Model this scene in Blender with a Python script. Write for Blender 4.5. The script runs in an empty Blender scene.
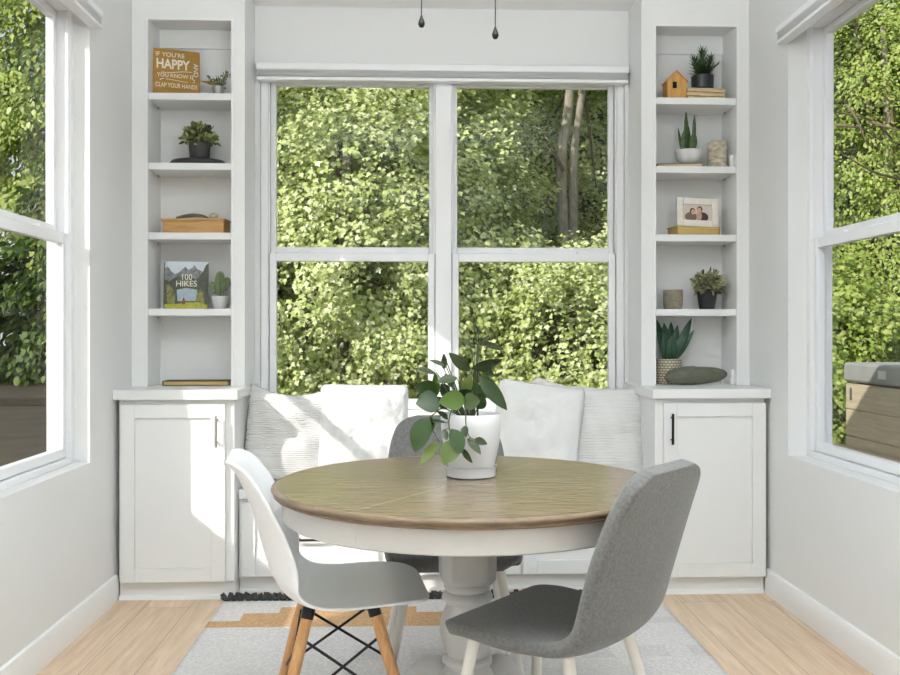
import bpy, math, random
import numpy as np
from mathutils import Vector, Matrix
PI = math.pi
R = math.radians
random.seed(7)
scene = bpy.context.scene
COL = scene.collection

# ------------------------------------------------------------------ camera
F_PX, YAW, V0, CAM_H = 928.5, 0.0372, 331.2, 1.162
cam_data = bpy.data.cameras.new('camera')
cam = bpy.data.objects.new('camera', cam_data)
COL.objects.link(cam)
cam.location = (0, 0, CAM_H)
cam.rotation_euler = (PI / 2, 0, -YAW)
cam_data.sensor_width = 36.0
cam_data.lens = F_PX / 900 * 36
cam_data.shift_y = (V0 - 337.5) / 900
cam_data.clip_start = 0.05
scene.camera = cam


def at(u, v, y):
    """real point on the frontal plane at distance y that the photograph shows at pixel u, v"""
    a = (u - 450) / F_PX
    c, s = math.cos(YAW), math.sin(YAW)
    x = y * (a * c + s) / (c - a * s)
    return Vector((x, y, CAM_H - (v - V0) / F_PX * (x * s + y * c)))


def X(u, y):
    return at(u, 331, y).x


# ------------------------------------------------------------------ materials
def new_mat(name):
    m = bpy.data.materials.new(name)
    m.use_nodes = True
    nt = m.node_tree
    return m, nt, nt.nodes['Principled BSDF'], nt.nodes['Material Output']


def lin(r, g, b):
    f = lambda c: (c / 255 / 12.92) if c / 255 <= 0.04045 else ((c / 255 + 0.055) / 1.055) ** 2.4
    return (f(r), f(g), f(b), 1)


def N(nt, typ, **kw):
    n = nt.nodes.new(typ)
    for k, v in kw.items():
        if k in n.inputs.keys():
            n.inputs[k].default_value = v
        else:
            setattr(n, k, v)
    return n


def mat(name, col, rough=0.5, var=0.0, vscale=8.0, bump=0.0, bscale=60.0, bdist=0.004, metal=0.0, stretch=(1, 1, 1), spec=None, sheen=0.0):
    m, nt, b, out = new_mat(name)
    b.inputs['Base Color'].default_value = col
    b.inputs['Roughness'].default_value = rough
    b.inputs['Metallic'].default_value = metal
    if spec is not None:
        b.inputs['Specular IOR Level'].default_value = spec
    if sheen:
        b.inputs['Sheen Weight'].default_value = sheen
    tc = N(nt, 'ShaderNodeTexCoord')
    mp = N(nt, 'ShaderNodeMapping')
    mp.inputs['Scale'].default_value = stretch
    nt.links.new(tc.outputs['Object'], mp.inputs['Vector'])
    if var:
        no = N(nt, 'ShaderNodeTexNoise', Scale=vscale, Detail=5.0, Roughness=0.6)
        nt.links.new(mp.outputs[0], no.inputs['Vector'])
        rp = N(nt, 'ShaderNodeValToRGB')
        rp.color_ramp.elements[0].position = 0.3
        rp.color_ramp.elements[1].position = 0.7
        rp.color_ramp.elements[0].color = [c * (1 - var) for c in col[:3]] + [1]
        rp.color_ramp.elements[1].color = [min(1, c * (1 + var)) for c in col[:3]] + [1]
        nt.links.new(no.outputs['Fac'], rp.inputs['Fac'])
        nt.links.new(rp.outputs['Color'], b.inputs['Base Color'])
    if bump:
        nb = N(nt, 'ShaderNodeTexNoise', Scale=bscale, Detail=4.0)
        nt.links.new(mp.outputs[0], nb.inputs['Vector'])
        bp = N(nt, 'ShaderNodeBump', Strength=bump, Distance=bdist)
        nt.links.new(nb.outputs['Fac'], bp.inputs['Height'])
        nt.links.new(bp.outputs['Normal'], b.inputs['Normal'])
    return m


def wood(name, c1, c2, rough=0.4, scale=6.0, stretch=(14, 1, 14), bump=0.05, c3=None):
    m, nt, b, out = new_mat(name)
    tc = N(nt, 'ShaderNodeTexCoord')
    mp = N(nt, 'ShaderNodeMapping')
    mp.inputs['Scale'].default_value = stretch
    nt.links.new(tc.outputs['Object'], mp.inputs['Vector'])
    no = N(nt, 'ShaderNodeTexNoise', Scale=scale, Detail=8.0, Roughness=0.62, Distortion=0.6)
    nt.links.new(mp.outputs[0], no.inputs['Vector'])
    rp = N(nt, 'ShaderNodeValToRGB')
    e = rp.color_ramp.elements
    e[0].position, e[1].position = 0.33, 0.68
    e[0].color, e[1].color = c1, c2
    nt.links.new(no.outputs['Fac'], rp.inputs['Fac'])
    nt.links.new(rp.outputs['Color'], b.inputs['Base Color'])
    b.inputs['Roughness'].default_value = rough
    bp = N(nt, 'ShaderNodeBump', Strength=bump, Distance=0.002)
    nt.links.new(no.outputs['Fac'], bp.inputs['Height'])
    nt.links.new(bp.outputs['Normal'], b.inputs['Normal'])
    return m


def floor_material():
    m, nt, b, out = new_mat('oak_floor_planks')
    tc = N(nt, 'ShaderNodeTexCoord')
    sep = N(nt, 'ShaderNodeSeparateXYZ')
    cmb = N(nt, 'ShaderNodeCombineXYZ')
    nt.links.new(tc.outputs['Object'], sep.inputs[0])
    nt.links.new(sep.outputs['Y'], cmb.inputs['X'])
    nt.links.new(sep.outputs['X'], cmb.inputs['Y'])
    br = N(nt, 'ShaderNodeTexBrick')
    br.inputs['Color1'].default_value = (0, 0, 0, 1)
    br.inputs['Color2'].default_value = (1, 1, 1, 1)
    br.inputs['Mortar'].default_value = (0.5, 0.5, 0.5, 1)
    br.inputs['Scale'].default_value = 1.0
    br.inputs['Mortar Size'].default_value = 0.0012
    br.inputs['Brick Width'].default_value = 1.5
    br.inputs['Row Height'].default_value = 0.19
    br.offset = 0.37
    nt.links.new(cmb.outputs[0], br.inputs['Vector'])
    mp = N(nt, 'ShaderNodeMapping')
    mp.inputs['Scale'].default_value = (22, 1.4, 1)
    nt.links.new(tc.outputs['Object'], mp.inputs['Vector'])
    # shift the grain per plank
    add = N(nt, 'ShaderNodeVectorMath', operation='MULTIPLY_ADD')
    add.inputs[1].default_value = (37, 13, 5)
    nt.links.new(br.outputs['Color'], add.inputs[0])
    nt.links.new(mp.outputs[0], add.inputs[2])
    no = N(nt, 'ShaderNodeTexNoise', Scale=1.6, Detail=7.0, Roughness=0.6, Distortion=0.8)
    nt.links.new(add.outputs[0], no.inputs['Vector'])
    rp = N(nt, 'ShaderNodeValToRGB')
    e = rp.color_ramp.elements
    e[0].position, e[1].position = 0.3, 0.72
    e[0].color, e[1].color = lin(198, 168, 137), lin(230, 206, 178)
    nt.links.new(no.outputs['Fac'], rp.inputs['Fac'])
    hs = N(nt, 'ShaderNodeHueSaturation')
    mr = N(nt, 'ShaderNodeMapRange')
    mr.inputs['To Min'].default_value = 0.9
    mr.inputs['To Max'].default_value = 1.06
    nt.links.new(br.outputs['Color'], mr.inputs['Value'])
    nt.links.new(mr.outputs[0], hs.inputs['Value'])
    nt.links.new(rp.outputs['Color'], hs.inputs['Color'])
    mx = N(nt, 'ShaderNodeMix', data_type='RGBA')
    nt.links.new(br.outputs['Fac'], mx.inputs['Factor'])
    nt.links.new(hs.outputs['Color'], mx.inputs['A'])
    mx.inputs['B'].default_value = lin(140, 110, 84)
    nt.links.new(mx.outputs['Result'], b.inputs['Base Color'])
    b.inputs['Roughness'].default_value = 0.38
    return m


def weave(name, c1, c2, s=70.0, rough=0.9, ang=0.78):
    """woven cloth: short diagonal flecks of a second yarn"""
    m, nt, b, out = new_mat(name)
    tc = N(nt, 'ShaderNodeTexCoord')
    mp = N(nt, 'ShaderNodeMapping')
    mp.inputs['Rotation'].default_value = (0, 0, ang)
    mp.inputs['Scale'].default_value = (1.0, 1.7, 1.0)
    nt.links.new(tc.outputs['Object'], mp.inputs['Vector'])
    ad = N(nt, 'ShaderNodeTexVoronoi', Scale=s, Randomness=0.3)
    nt.links.new(mp.outputs[0], ad.inputs['Vector'])
    rp = N(nt, 'ShaderNodeValToRGB')
    rp.color_ramp.elements[0].position = 0.25
    rp.color_ramp.elements[1].position = 0.62
    rp.color_ramp.elements[0].color, rp.color_ramp.elements[1].color = c1, c2
    nt.links.new(ad.outputs['Distance'], rp.inputs['Fac'])
    nt.links.new(rp.outputs['Color'], b.inputs['Base Color'])
    b.inputs['Roughness'].default_value = rough
    b.inputs['Specular IOR Level'].default_value = 0.1
    bp = N(nt, 'ShaderNodeBump', Strength=0.5, Distance=0.003)
    nt.links.new(ad.outputs['Distance'], bp.inputs['Height'])
    bp.invert = True
    nt.links.new(bp.outputs['Normal'], b.inputs['Normal'])
    return m


def rib_cloth(name, col, scale, strength=0.6):
    m, nt, b, out = new_mat(name)
    b.inputs['Base Color'].default_value = col
    b.inputs['Roughness'].default_value = 0.9
    b.inputs['Sheen Weight'].default_value = 0.2
    b.inputs['Specular IOR Level'].default_value = 0.1
    tc = N(nt, 'ShaderNodeTexCoord')
    w = N(nt, 'ShaderNodeTexWave', Scale=scale, Distortion=0.8, Detail=2.0)
    w.bands_direction = 'Z'
    nt.links.new(tc.outputs['Object'], w.inputs['Vector'])
    n2 = N(nt, 'ShaderNodeTexNoise', Scale=9.0, Detail=3.0)
    nt.links.new(tc.outputs['Object'], n2.inputs['Vector'])
    ad = N(nt, 'ShaderNodeMath', operation='MULTIPLY_ADD')
    ad.inputs[1].default_value = 3.0
    nt.links.new(n2.outputs['Fac'], ad.inputs[0])
    nt.links.new(w.outputs['Fac'], ad.inputs[2])
    bp = N(nt, 'ShaderNodeBump', Strength=strength, Distance=0.006)
    nt.links.new(ad.outputs[0], bp.inputs['Height'])
    nt.links.new(bp.outputs['Normal'], b.inputs['Normal'])
    return m


def glass_material(name, reflect=1.0, tint=(1, 1, 1, 1)):
    m, nt, b, out = new_mat(name)
    nt.nodes.remove(b)
    tr = N(nt, 'ShaderNodeBsdfTransparent', Color=tint)
    gl = N(nt, 'ShaderNodeBsdfGlossy', Roughness=0.0)
    geo = N(nt, 'ShaderNodeNewGeometry')
    ior = N(nt, 'ShaderNodeMapRange')          # same thin-pane reflection from both sides
    ior.inputs['To Min'].default_value = 1.45
    ior.inputs['To Max'].default_value = 1 / 1.45
    nt.links.new(geo.outputs['Backfacing'], ior.inputs['Value'])
    fr = N(nt, 'ShaderNodeFresnel')
    nt.links.new(ior.outputs[0], fr.inputs['IOR'])
    sc_ = N(nt, 'ShaderNodeMath', operation='MULTIPLY')
    sc_.inputs[1].default_value = reflect
    nt.links.new(fr.outputs[0], sc_.inputs[0])
    mx = N(nt, 'ShaderNodeMixShader')
    nt.links.new(sc_.outputs[0], mx.inputs[0])
    nt.links.new(tr.outputs[0], mx.inputs[1])
    nt.links.new(gl.outputs[0], mx.inputs[2])
    nt.links.new(mx.outputs[0], out.inputs['Surface'])
    return m


def leaf_material(name, cols, trans=0.35, rough=0.5):
    """leaf colours vary from leaf to leaf; part of the light comes through the blade"""
    m, nt, b, out = new_mat(name)
    g = N(nt, 'ShaderNodeNewGeometry')
    rp = N(nt, 'ShaderNodeValToRGB')
    e = rp.color_ramp.elements
    e[0].color, e[0].position = cols[0], 0.0
    e[1].color, e[1].position = cols[-1], 1.0
    for i, c in enumerate(cols[1:-1]):
        k = e.new((i + 1) / (len(cols) - 1))
        k.color = c
    nt.links.new(g.outputs['Random Per Island'], rp.inputs['Fac'])
    nt.links.new(rp.outputs['Color'], b.inputs['Base Color'])
    b.inputs['Roughness'].default_value = rough
    tl = N(nt, 'ShaderNodeBsdfTranslucent')
    hs = N(nt, 'ShaderNodeHueSaturation', Saturation=1.15, Value=1.25)
    nt.links.new(rp.outputs['Color'], hs.inputs['Color'])
    nt.links.new(hs.outputs['Color'], tl.inputs['Color'])
    mx = N(nt, 'ShaderNodeMixShader')
    mx.inputs[0].default_value = trans
    nt.links.new(b.outputs[0], mx.inputs[1])
    nt.links.new(tl.outputs[0], mx.inputs[2])
    nt.links.new(mx.outputs[0], out.inputs['Surface'])
    return m


def emit(name, col, s):
    m, nt, b, out = new_mat(name)
    b.inputs['Base Color'].default_value = col
    b.inputs['Emission Color'].default_value = col
    b.inputs['Emission Strength'].default_value = s
    return m


M = dict(
    wall=mat('wall_paint', (0.77, 0.77, 0.76, 1), 0.6, bump=0.02, bscale=220),
    ceil=mat('ceiling_paint', (0.86, 0.86, 0.85, 1), 0.8),
    trim=mat('trim_paint', (0.84, 0.84, 0.835, 1), 0.35),
    cab=mat('cabinet_paint', (0.80, 0.80, 0.79, 1), 0.38),
    vinyl=mat('white_vinyl', (0.86, 0.86, 0.87, 1), 0.3),
    shade=mat('white_shade_fabric', (0.85, 0.85, 0.84, 1), 0.6),
    gap=mat('dark_gap_and_latch', (0.12, 0.12, 0.12, 1), 0.8),
    glass=glass_material('window_glass', 0.25),
    black=mat('black_metal', (0.02, 0.02, 0.02, 1), 0.35, metal=0.6),
    pale_metal=mat('steel_and_sunlit_pull', (0.42, 0.41, 0.40, 1), 0.35, metal=0.9),
    floor=floor_material(),
    top=wood('table_oak', lin(108, 93, 73), lin(140, 123, 100), 0.24, 4.2, (2.5, 22, 22), 0.06),
    rim=wood('table_rim_oak', lin(104, 86, 66), lin(140, 120, 96), 0.35, 4, (4, 4, 30), 0.05),
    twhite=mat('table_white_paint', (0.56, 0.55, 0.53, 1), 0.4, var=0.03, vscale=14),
    plastic=mat('white_chair_plastic', (0.87, 0.87, 0.88, 1), 0.33),
    beech=wood('beech_leg_wood', lin(186, 133, 84), lin(214, 166, 113), 0.42, 5, (18, 18, 1.5), 0.03),
    felt=mat('grey_chair_fabric', (0.150, 0.148, 0.141, 1), 0.95, var=0.25, vscale=140, bump=0.35, bscale=420, sheen=0.25, spec=0.1),
    cream=mat('cream_leg_paint', (0.74, 0.71, 0.65, 1), 0.4),
    rug_w=weave('rug_white_weave', (0.86, 0.84, 0.82, 1), (0.60, 0.575, 0.56, 1), 75),
    rug_t=weave('rug_jute_weave', lin(226, 196, 158), lin(190, 152, 112), 70),
    rug_g=weave('rug_pale_grey_weave', (0.80, 0.765, 0.755, 1), (0.55, 0.52, 0.515, 1), 75),
    tassel=mat('charcoal_yarn', (0.05, 0.05, 0.05, 1), 0.95),
    rib=rib_cloth('ribbed_white_cloth', (0.68, 0.67, 0.66, 1), 32, 0.55),
    rib2=rib_cloth('ribbed_linen_cloth', (0.75, 0.745, 0.73, 1), 24, 0.4),
    fluffy=mat('fluffy_white_cloth', (0.66, 0.66, 0.65, 1), 1.0, var=0.07, vscale=20, bump=1.0, bscale=24, bdist=0.012, sheen=0.4, spec=0.05),
    linen=mat('white_linen', (0.77, 0.765, 0.755, 1), 0.95, bump=0.8, bscale=7, bdist=0.03, spec=0.1),
    pink=mat('pale_pink_linen', (0.80, 0.74, 0.71, 1), 0.95, bump=0.4, bscale=20, spec=0.1),
    pot=mat('white_ceramic', (0.72, 0.72, 0.73, 1), 0.35),
    soil=mat('dark_soil', (0.035, 0.028, 0.02, 1), 1.0, var=0.5, vscale=40, bump=0.8, bscale=60),
    stem=mat('green_stem', lin(66, 76, 42), 0.6),
    leaf_big=leaf_material('rubber_plant_leaves', [lin(32, 46, 24), lin(44, 66, 30), lin(58, 82, 38), lin(74, 92, 52)], 0.2, 0.36),
    leaf_bright=leaf_material('bright_plant_leaves', [lin(66, 98, 32), lin(84, 112, 44), lin(122, 130, 78)], 0.26, 0.28),  # brighter, yellower set of leaf greens
    leaf_grey=leaf_material('grey_green_leaves', [lin(58, 70, 46), lin(76, 86, 58), lin(50, 64, 36)], 0.2, 0.3),
    leaf_small=leaf_material('small_plant_leaves', [lin(56, 58, 48), lin(110, 122, 70), lin(186, 192, 130), lin(120, 132, 76), lin(66, 60, 60)], 0.15, 0.6),
    leaf_dusty=leaf_material('dusty_plant_leaves', [lin(76, 80, 60), lin(140, 142, 100), lin(190, 188, 142), lin(150, 152, 104), lin(80, 68, 70)], 0.15, 0.6),
    leaf_dark=leaf_material('spiky_dark_leaves', [lin(36, 56, 28), lin(54, 80, 38), lin(72, 98, 50)], 0.12, 0.5),
    snake=mat('snake_plant_leaf', lin(62, 86, 44), 0.5, var=0.5, vscale=60, stretch=(1, 1, 0.6)),
    agave=mat('agave_leaf', lin(40, 76, 50), 0.45, var=0.3, vscale=30),
    cactus=mat('cactus_skin', lin(112, 126, 88), 0.7, var=0.25, vscale=50),
    potdark=mat('charcoal_pot', (0.055, 0.052, 0.05, 1), 0.7, var=0.3, vscale=60),
    potblack=mat('black_pot', (0.02, 0.022, 0.024, 1), 0.45),
    zinc=mat('zinc_pot', (0.5, 0.5, 0.49, 1), 0.4, metal=0.7),
    mustard=mat('mustard_wood_stain', lin(166, 124, 44), 0.6, var=0.25, vscale=7, stretch=(1, 1, 5)),
    white_ink=mat('white_ink', (0.80, 0.77, 0.68, 1), 0.7),
    boxwood=wood('honey_box_wood', lin(176, 132, 76), lin(206, 164, 106), 0.5, 5, (2, 10, 18), 0.03),
    birdwood=wood('birdhouse_wood', lin(184, 132, 66), lin(212, 164, 92), 0.5, 6, (12, 12, 2), 0.03),
    hole=mat('dark_hole', (0.006, 0.005, 0.004, 1), 0.9),
    dkpaper=mat('book_dark_cover', lin(74, 66, 46), 0.6, var=0.2, vscale=20),
    pages=mat('book_pages', lin(206, 190, 150), 0.8, bump=0.4, bscale=200, stretch=(0.1, 0.1, 4)),
    goldpages=mat('gilt_pages', lin(196, 166, 104), 0.6, var=0.15, vscale=30, stretch=(0.2, 0.2, 8)),
    greycover=mat('book_grey_cover', lin(110, 100, 86), 0.6),
    rustic=mat('weathered_planks', lin(206, 182, 142), 0.8, var=0.35, vscale=16, stretch=(1, 3, 9), bump=0.5, bscale=40),
    rustdark=mat('dark_plank_seam', lin(70, 58, 42), 0.9),
    concrete=mat('stone_bowl', (0.70, 0.69, 0.67, 1), 0.8, var=0.08, vscale=30, bump=0.2),
    birch=mat('birch_bark', lin(186, 176, 156), 0.85, var=0.5, vscale=26, stretch=(1, 1, 2.2), bump=0.6, bscale=50),
    frame=mat('white_picture_frame', lin(232, 226, 216), 0.55, var=0.08, vscale=25),
    photo=mat('photo_paper', lin(206, 196, 186), 0.35),
    hair=mat('photo_brown', lin(104, 76, 58), 0.6),
    skin=mat('photo_skin', lin(206, 160, 132), 0.6),
    shirt=mat('photo_shirt_taupe', lin(120, 98, 86), 0.6),
    shirt2=mat('photo_shirt_blush', lin(190, 150, 136), 0.6),
    jeans=mat('photo_dark', lin(66, 56, 56), 0.6),
    cup=mat('mottled_stoneware', lin(134, 126, 108), 0.7, var=0.35, vscale=34, stretch=(1, 1, 2), bump=0.2),
    basket=None,
    oval=mat('weathered_green_stone', lin(92, 94, 78), 0.55, var=0.3, vscale=22, stretch=(1, 2, 3)),
    drift=mat('driftwood_grey', lin(112, 104, 88), 0.8, var=0.35, vscale=40),
    shell=mat('pale_shell', lin(176, 170, 156), 0.6, var=0.2, vscale=50),
    tray=mat('cast_iron', (0.03, 0.03, 0.032, 1), 0.5),
    brown_rail=mat('bronze_fan_metal', (0.03, 0.025, 0.022, 1), 0.35, metal=0.5),
    lampglass=emit('fill_glow_opal_glass', (1, 0.97, 0.92, 1), 2.0),  # the fan bowl's glow is added to help fill the room
    sky_b=mat('print_sky', lin(200, 208, 214), 0.35, var=0.08, vscale=30),
    mt1=mat('print_grey_peaks', lin(120, 122, 122), 0.35, var=0.6, vscale=80),
    mt2=mat('print_dark_forest', lin(58, 62, 38), 0.35, var=0.8, vscale=70),
    mt3=mat('print_olive_forest', lin(116, 112, 56), 0.35, var=0.7, vscale=80),
    mead=mat('print_meadow', lin(164, 160, 40), 0.35, var=0.3, vscale=80),
    water=mat('print_lake', lin(156, 172, 180), 0.35, var=0.2, vscale=40),
    redp=mat('print_red', lin(118, 40, 36), 0.35),
    tubside=wood('spa_panel', lin(196, 180, 152), lin(220, 206, 182), 0.6, 3, (3, 1, 16), 0.05),
    tubcover=mat('spa_cover_vinyl', lin(172, 172, 172), 0.55, var=0.1, vscale=5, bump=0.3, bscale=8),
    label=mat('white_plastic_tag', lin(235, 235, 235), 0.4),
    stepwood=wood('spa_step_wood', lin(184, 160, 132), lin(212, 190, 164), 0.6, 3, (12, 1, 8), 0.05),
    bark=mat('pale_bark', lin(164, 156, 141), 0.9, var=0.35, vscale=9, stretch=(4, 4, 1), bump=1.0, bscale=14),
    twig=mat('bare_twig', lin(122, 108, 84), 0.9),
    ground=mat('leaf_litter_ground', lin(70, 61, 42), 0.95, var=0.45, vscale=1.6, bump=0.8, bscale=14),
    timber=mat('dark_edging_timber', lin(58, 50, 36), 0.9, var=0.3, vscale=10),
    siding=mat('house_siding', lin(196, 194, 186), 0.7),
    roof=mat('roof_shingle', lin(80, 78, 76), 0.9),
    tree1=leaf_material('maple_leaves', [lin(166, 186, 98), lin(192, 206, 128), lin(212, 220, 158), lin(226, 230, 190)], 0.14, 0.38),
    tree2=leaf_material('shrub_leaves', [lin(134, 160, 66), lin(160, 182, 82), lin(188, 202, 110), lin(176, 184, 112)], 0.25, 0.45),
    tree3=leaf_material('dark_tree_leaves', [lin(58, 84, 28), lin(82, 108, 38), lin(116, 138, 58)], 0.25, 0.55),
)


# ------------------------------------------------------------------ mesh helpers
class MB:
    def __init__(s):
        s.v, s.f, s.mi = [], [], []

    def add(s, verts, faces, mi=0, T=None):
        b = len(s.v)
        s.v += [(T @ Vector(p)) if T else Vector(p) for p in verts]
        s.f += [tuple(b + i for i in f) for f in faces]
        s.mi += [mi] * len(faces)
        return s

    def box(s, x0, x1, y0, y1, z0, z1, mi=0, T=None):
        v = [(x, y, z) for z in (z0, z1) for y in (y0, y1) for x in (x0, x1)]
        f = [(0, 2, 3, 1), (4, 5, 7, 6), (0, 1, 5, 4), (2, 6, 7, 3), (0, 4, 6, 2), (1, 3, 7, 5)]
        return s.add(v, f, mi, T)

    def lathe(s, prof, n=32, c=(0, 0, 0), mi=0, T=None, cap=True, sx=1, sy=1, ph=0.0):
        v, f = [], []
        for r, z in prof:
            for k in range(n):
                a = 2 * PI * k / n + ph
                v.append((c[0] + r * math.cos(a) * sx, c[1] + r * math.sin(a) * sy, c[2] + z))
        for i in range(len(prof) - 1):
            for k in range(n):
                k2 = (k + 1) % n
                f.append((i * n + k, i * n + k2, (i + 1) * n + k2, (i + 1) * n + k))
        if cap:
            f.append(tuple(reversed(range(n))))
            f.append(tuple(range((len(prof) - 1) * n, len(prof) * n)))
        return s.add(v, f, mi, T)

    def tube(s, pts, rad, n=10, mi=0, cap=True, T=None, sq=1.0):
        pts = [Vector(p) for p in pts]
        if not isinstance(rad, (list, tuple)):
            rad = [rad] * len(pts)
        v, f = [], []
        prev = None
        for i, p in enumerate(pts):
            d = (pts[min(i + 1, len(pts) - 1)] - pts[max(i - 1, 0)]).normalized()
            if prev is None:
                a = Vector((0, 0, 1)) if abs(d.z) < 0.9 else Vector((1, 0, 0))
                u = d.cross(a).normalized()
            else:
                u = (prev - d * prev.dot(d)).normalized()
            prev = u
            w = d.cross(u)
            for k in range(n):
                an = 2 * PI * k / n
                v.append(p + (u * math.cos(an) + w * math.sin(an) * sq) * rad[i])
        for i in range(len(pts) - 1):
            for k in range(n):
                k2 = (k + 1) % n
                f.append((i * n + k, i * n + k2, (i + 1) * n + k2, (i + 1) * n + k))
        if cap:
            f.append(tuple(reversed(range(n))))
            f.append(tuple(range((len(pts) - 1) * n, len(pts) * n)))
        return s.add(v, f, mi, T)

    def prism(s, poly, d0, d1, mi=0, T=None):
        """polygon in local XZ, extruded along local Y from d0 to d1"""
        n = len(poly)
        v = [(x, d0, z) for x, z in poly] + [(x, d1, z) for x, z in poly]
        f = [tuple(range(n)), tuple(reversed(range(n, 2 * n)))]
        f += [(i, i + n, (i + 1) % n + n, (i + 1) % n) for i in range(n)]
        return s.add(v, f, mi, T)

    def grid(s, fn, nu, nv, mi=0, T=None, flip=False):
        v = [fn(i / nu, j / nv) for j in range(nv + 1) for i in range(nu + 1)]
        w = nu + 1
        f = []
        for j in range(nv):
            for i in range(nu):
                q = (j * w + i, j * w + i + 1, (j + 1) * w + i + 1, (j + 1) * w + i)
                f.append(q[::-1] if flip else q)
        return s.add(v, f, mi, T)

    def build(s, name, mats, parent=None, bevel=0.0, smooth=35, solid=0.0, sub=0, local=False, origin=None, offset=-1.0, seg=2):
        if not isinstance(mats, (list, tuple)):
            mats = [mats]
        if parent is not None and not local:
            inv = parent.matrix_basis.inverted()
            pp = parent.parent
            if pp is not None:
                inv = inv @ pp.matrix_basis.inverted()
            vs = [inv @ p for p in s.v]
            loc = Vector((0, 0, 0))
        elif parent is not None:
            vs, loc = s.v, Vector((0, 0, 0))
        else:
            xs, ys, zs = [p.x for p in s.v], [p.y for p in s.v], [p.z for p in s.v]
            loc = Vector(origin) if origin is not None else Vector(((min(xs) + max(xs)) / 2, (min(ys) + max(ys)) / 2, min(zs)))
            vs = [p - loc for p in s.v]
        me = bpy.data.meshes.new(name)
        me.from_pydata([tuple(p) for p in vs], [], s.f)
        for m in mats:
            me.materials.append(m)
        if any(s.mi):
            me.polygons.foreach_set('material_index', s.mi)
        me.update()
        if smooth:
            me.shade_smooth()
            me.set_sharp_from_angle(angle=R(smooth))
        o = bpy.data.objects.new(name, me)
        COL.objects.link(o)
        o.location = loc
        if parent is not None:
            o.parent = parent
        if solid:
            md = o.modifiers.new('solidify', 'SOLIDIFY')
            md.thickness, md.offset = solid, offset
        if bevel:
            md = o.modifiers.new('bevel', 'BEVEL')
            md.width, md.segments, md.limit_method, md.angle_limit = bevel, seg, 'ANGLE', R(35)
            md.harden_normals = False
        if sub:
            md = o.modifiers.new('subsurf', 'SUBSURF')
            md.levels = md.render_levels = sub
        return o


def tag(o, label, cat, group=None):
    o['label'], o['category'] = label, cat
    if group:
        o['group'] = group
    return o


def thing(name, label, cat, loc, rz=0.0, group=None):
    o = bpy.data.objects.new(name, None)
    o.empty_display_size = 0.05
    COL.objects.link(o)
    o.location, o.rotation_euler = loc, (0, 0, rz)
    o.matrix_basis = Matrix.Translation(Vector(loc)) @ Matrix.Rotation(rz, 4, 'Z')
    return tag(o, label, cat, group)


def struct(o):
    o['kind'] = 'structure'
    return o


def copy_tree(o, parent=None):
    kids = [c for c in bpy.data.objects if c.parent == o]
    c = o.copy()
    COL.objects.link(c)
    if parent:
        c.parent = parent
    for k in kids:
        copy_tree(k, c)
    return c


def catmull(P, n):
    out = []
    for i in range(len(P) - 1):
        p0, p1, p2, p3 = P[max(i - 1, 0)], P[i], P[i + 1], P[min(i + 2, len(P) - 1)]
        for k in range(n):
            t = k / n
            out.append(tuple(0.5 * (2 * b + (c - a) * t + (2 * a - 5 * b + 4 * c - d) * t * t + (3 * b - a - 3 * c + d) * t ** 3)
                             for a, b, c, d in zip(p0, p1, p2, p3)))
    out.append(tuple(P[-1]))
    return out


def text_part(body, name, mt, parent, size, T, squeeze=1.0, extrude=0.0006, bold=0.0):
    cu = bpy.data.curves.new('lettering', 'FONT')
    cu.body, cu.size, cu.extrude = body, size, extrude
    cu.align_x, cu.align_y = 'CENTER', 'CENTER'
    cu.offset = size * bold
    tmp = bpy.data.objects.new('lettering_tmp', cu)
    COL.objects.link(tmp)
    dg = bpy.context.evaluated_depsgraph_get()
    me = bpy.data.meshes.new_from_object(tmp.evaluated_get(dg))
    bpy.data.objects.remove(tmp)
    bpy.data.curves.remove(cu)
    me.transform(T @ Matrix.Diagonal((squeeze, 1, 1, 1)))
    me.materials.clear()
    me.materials.append(mt)
    me.name = name
    o = bpy.data.objects.new(name, me)
    COL.objects.link(o)
    o.parent = parent
    return o


def leaf(mb, base, tip, width, up, fold=0.18, droop=0.1, n=6, mi=0, kind='oval'):
    """one leaf blade with a folded midrib between two points; up is roughly the blade's upper side"""
    base, tip, up = Vector(base), Vector(tip), Vector(up)
    d = tip - base
    L = d.length
    d.normalize()
    side = d.cross(up).normalized()
    nrm = side.cross(d).normalized()
    v, f = [], []
    for i in range(n + 1):
        t = i / n
        if kind == 'oval':
            w = width * 0.5 * (math.sin(PI * t ** 0.85)) ** 0.75 if 0 < t < 1 else 0.001
        elif kind == 'blade':
            w = width * 0.5 * (0.75 + 0.6 * t) * max(0.02, (1 - t ** 2.2)) ** 0.8
        else:
            w = width * 0.5 * max(0.02, (1 - t)) ** 0.6
        c = base + d * (L * t) - nrm * (droop * L * t * t) + nrm * (droop * L * t * 0.6)
        v += [c + side * w + nrm * w * fold, c, c - side * w + nrm * w * fold]
    for i in range(n):
        a = i * 3
        f += [(a, a + 1, a + 4, a + 3), (a + 1, a + 2, a + 5, a + 4)]
    mb.add(v, f, mi)


# ================================================================== THE SETTING
XL, XR, YB, ZC = -1.297, 1.564, 4.555, 2.745
YR = -3.6
TH = 0.17
LW0, LW1 = 2.74, 3.752        # left window opening along y
RW0, RW1 = 2.82, 3.843        # right window opening
SILL, HEAD = 0.639, 2.46
BX0, BX1, BZ0, BZ1 = -0.756, 1.034, 0.74, 2.445

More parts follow.
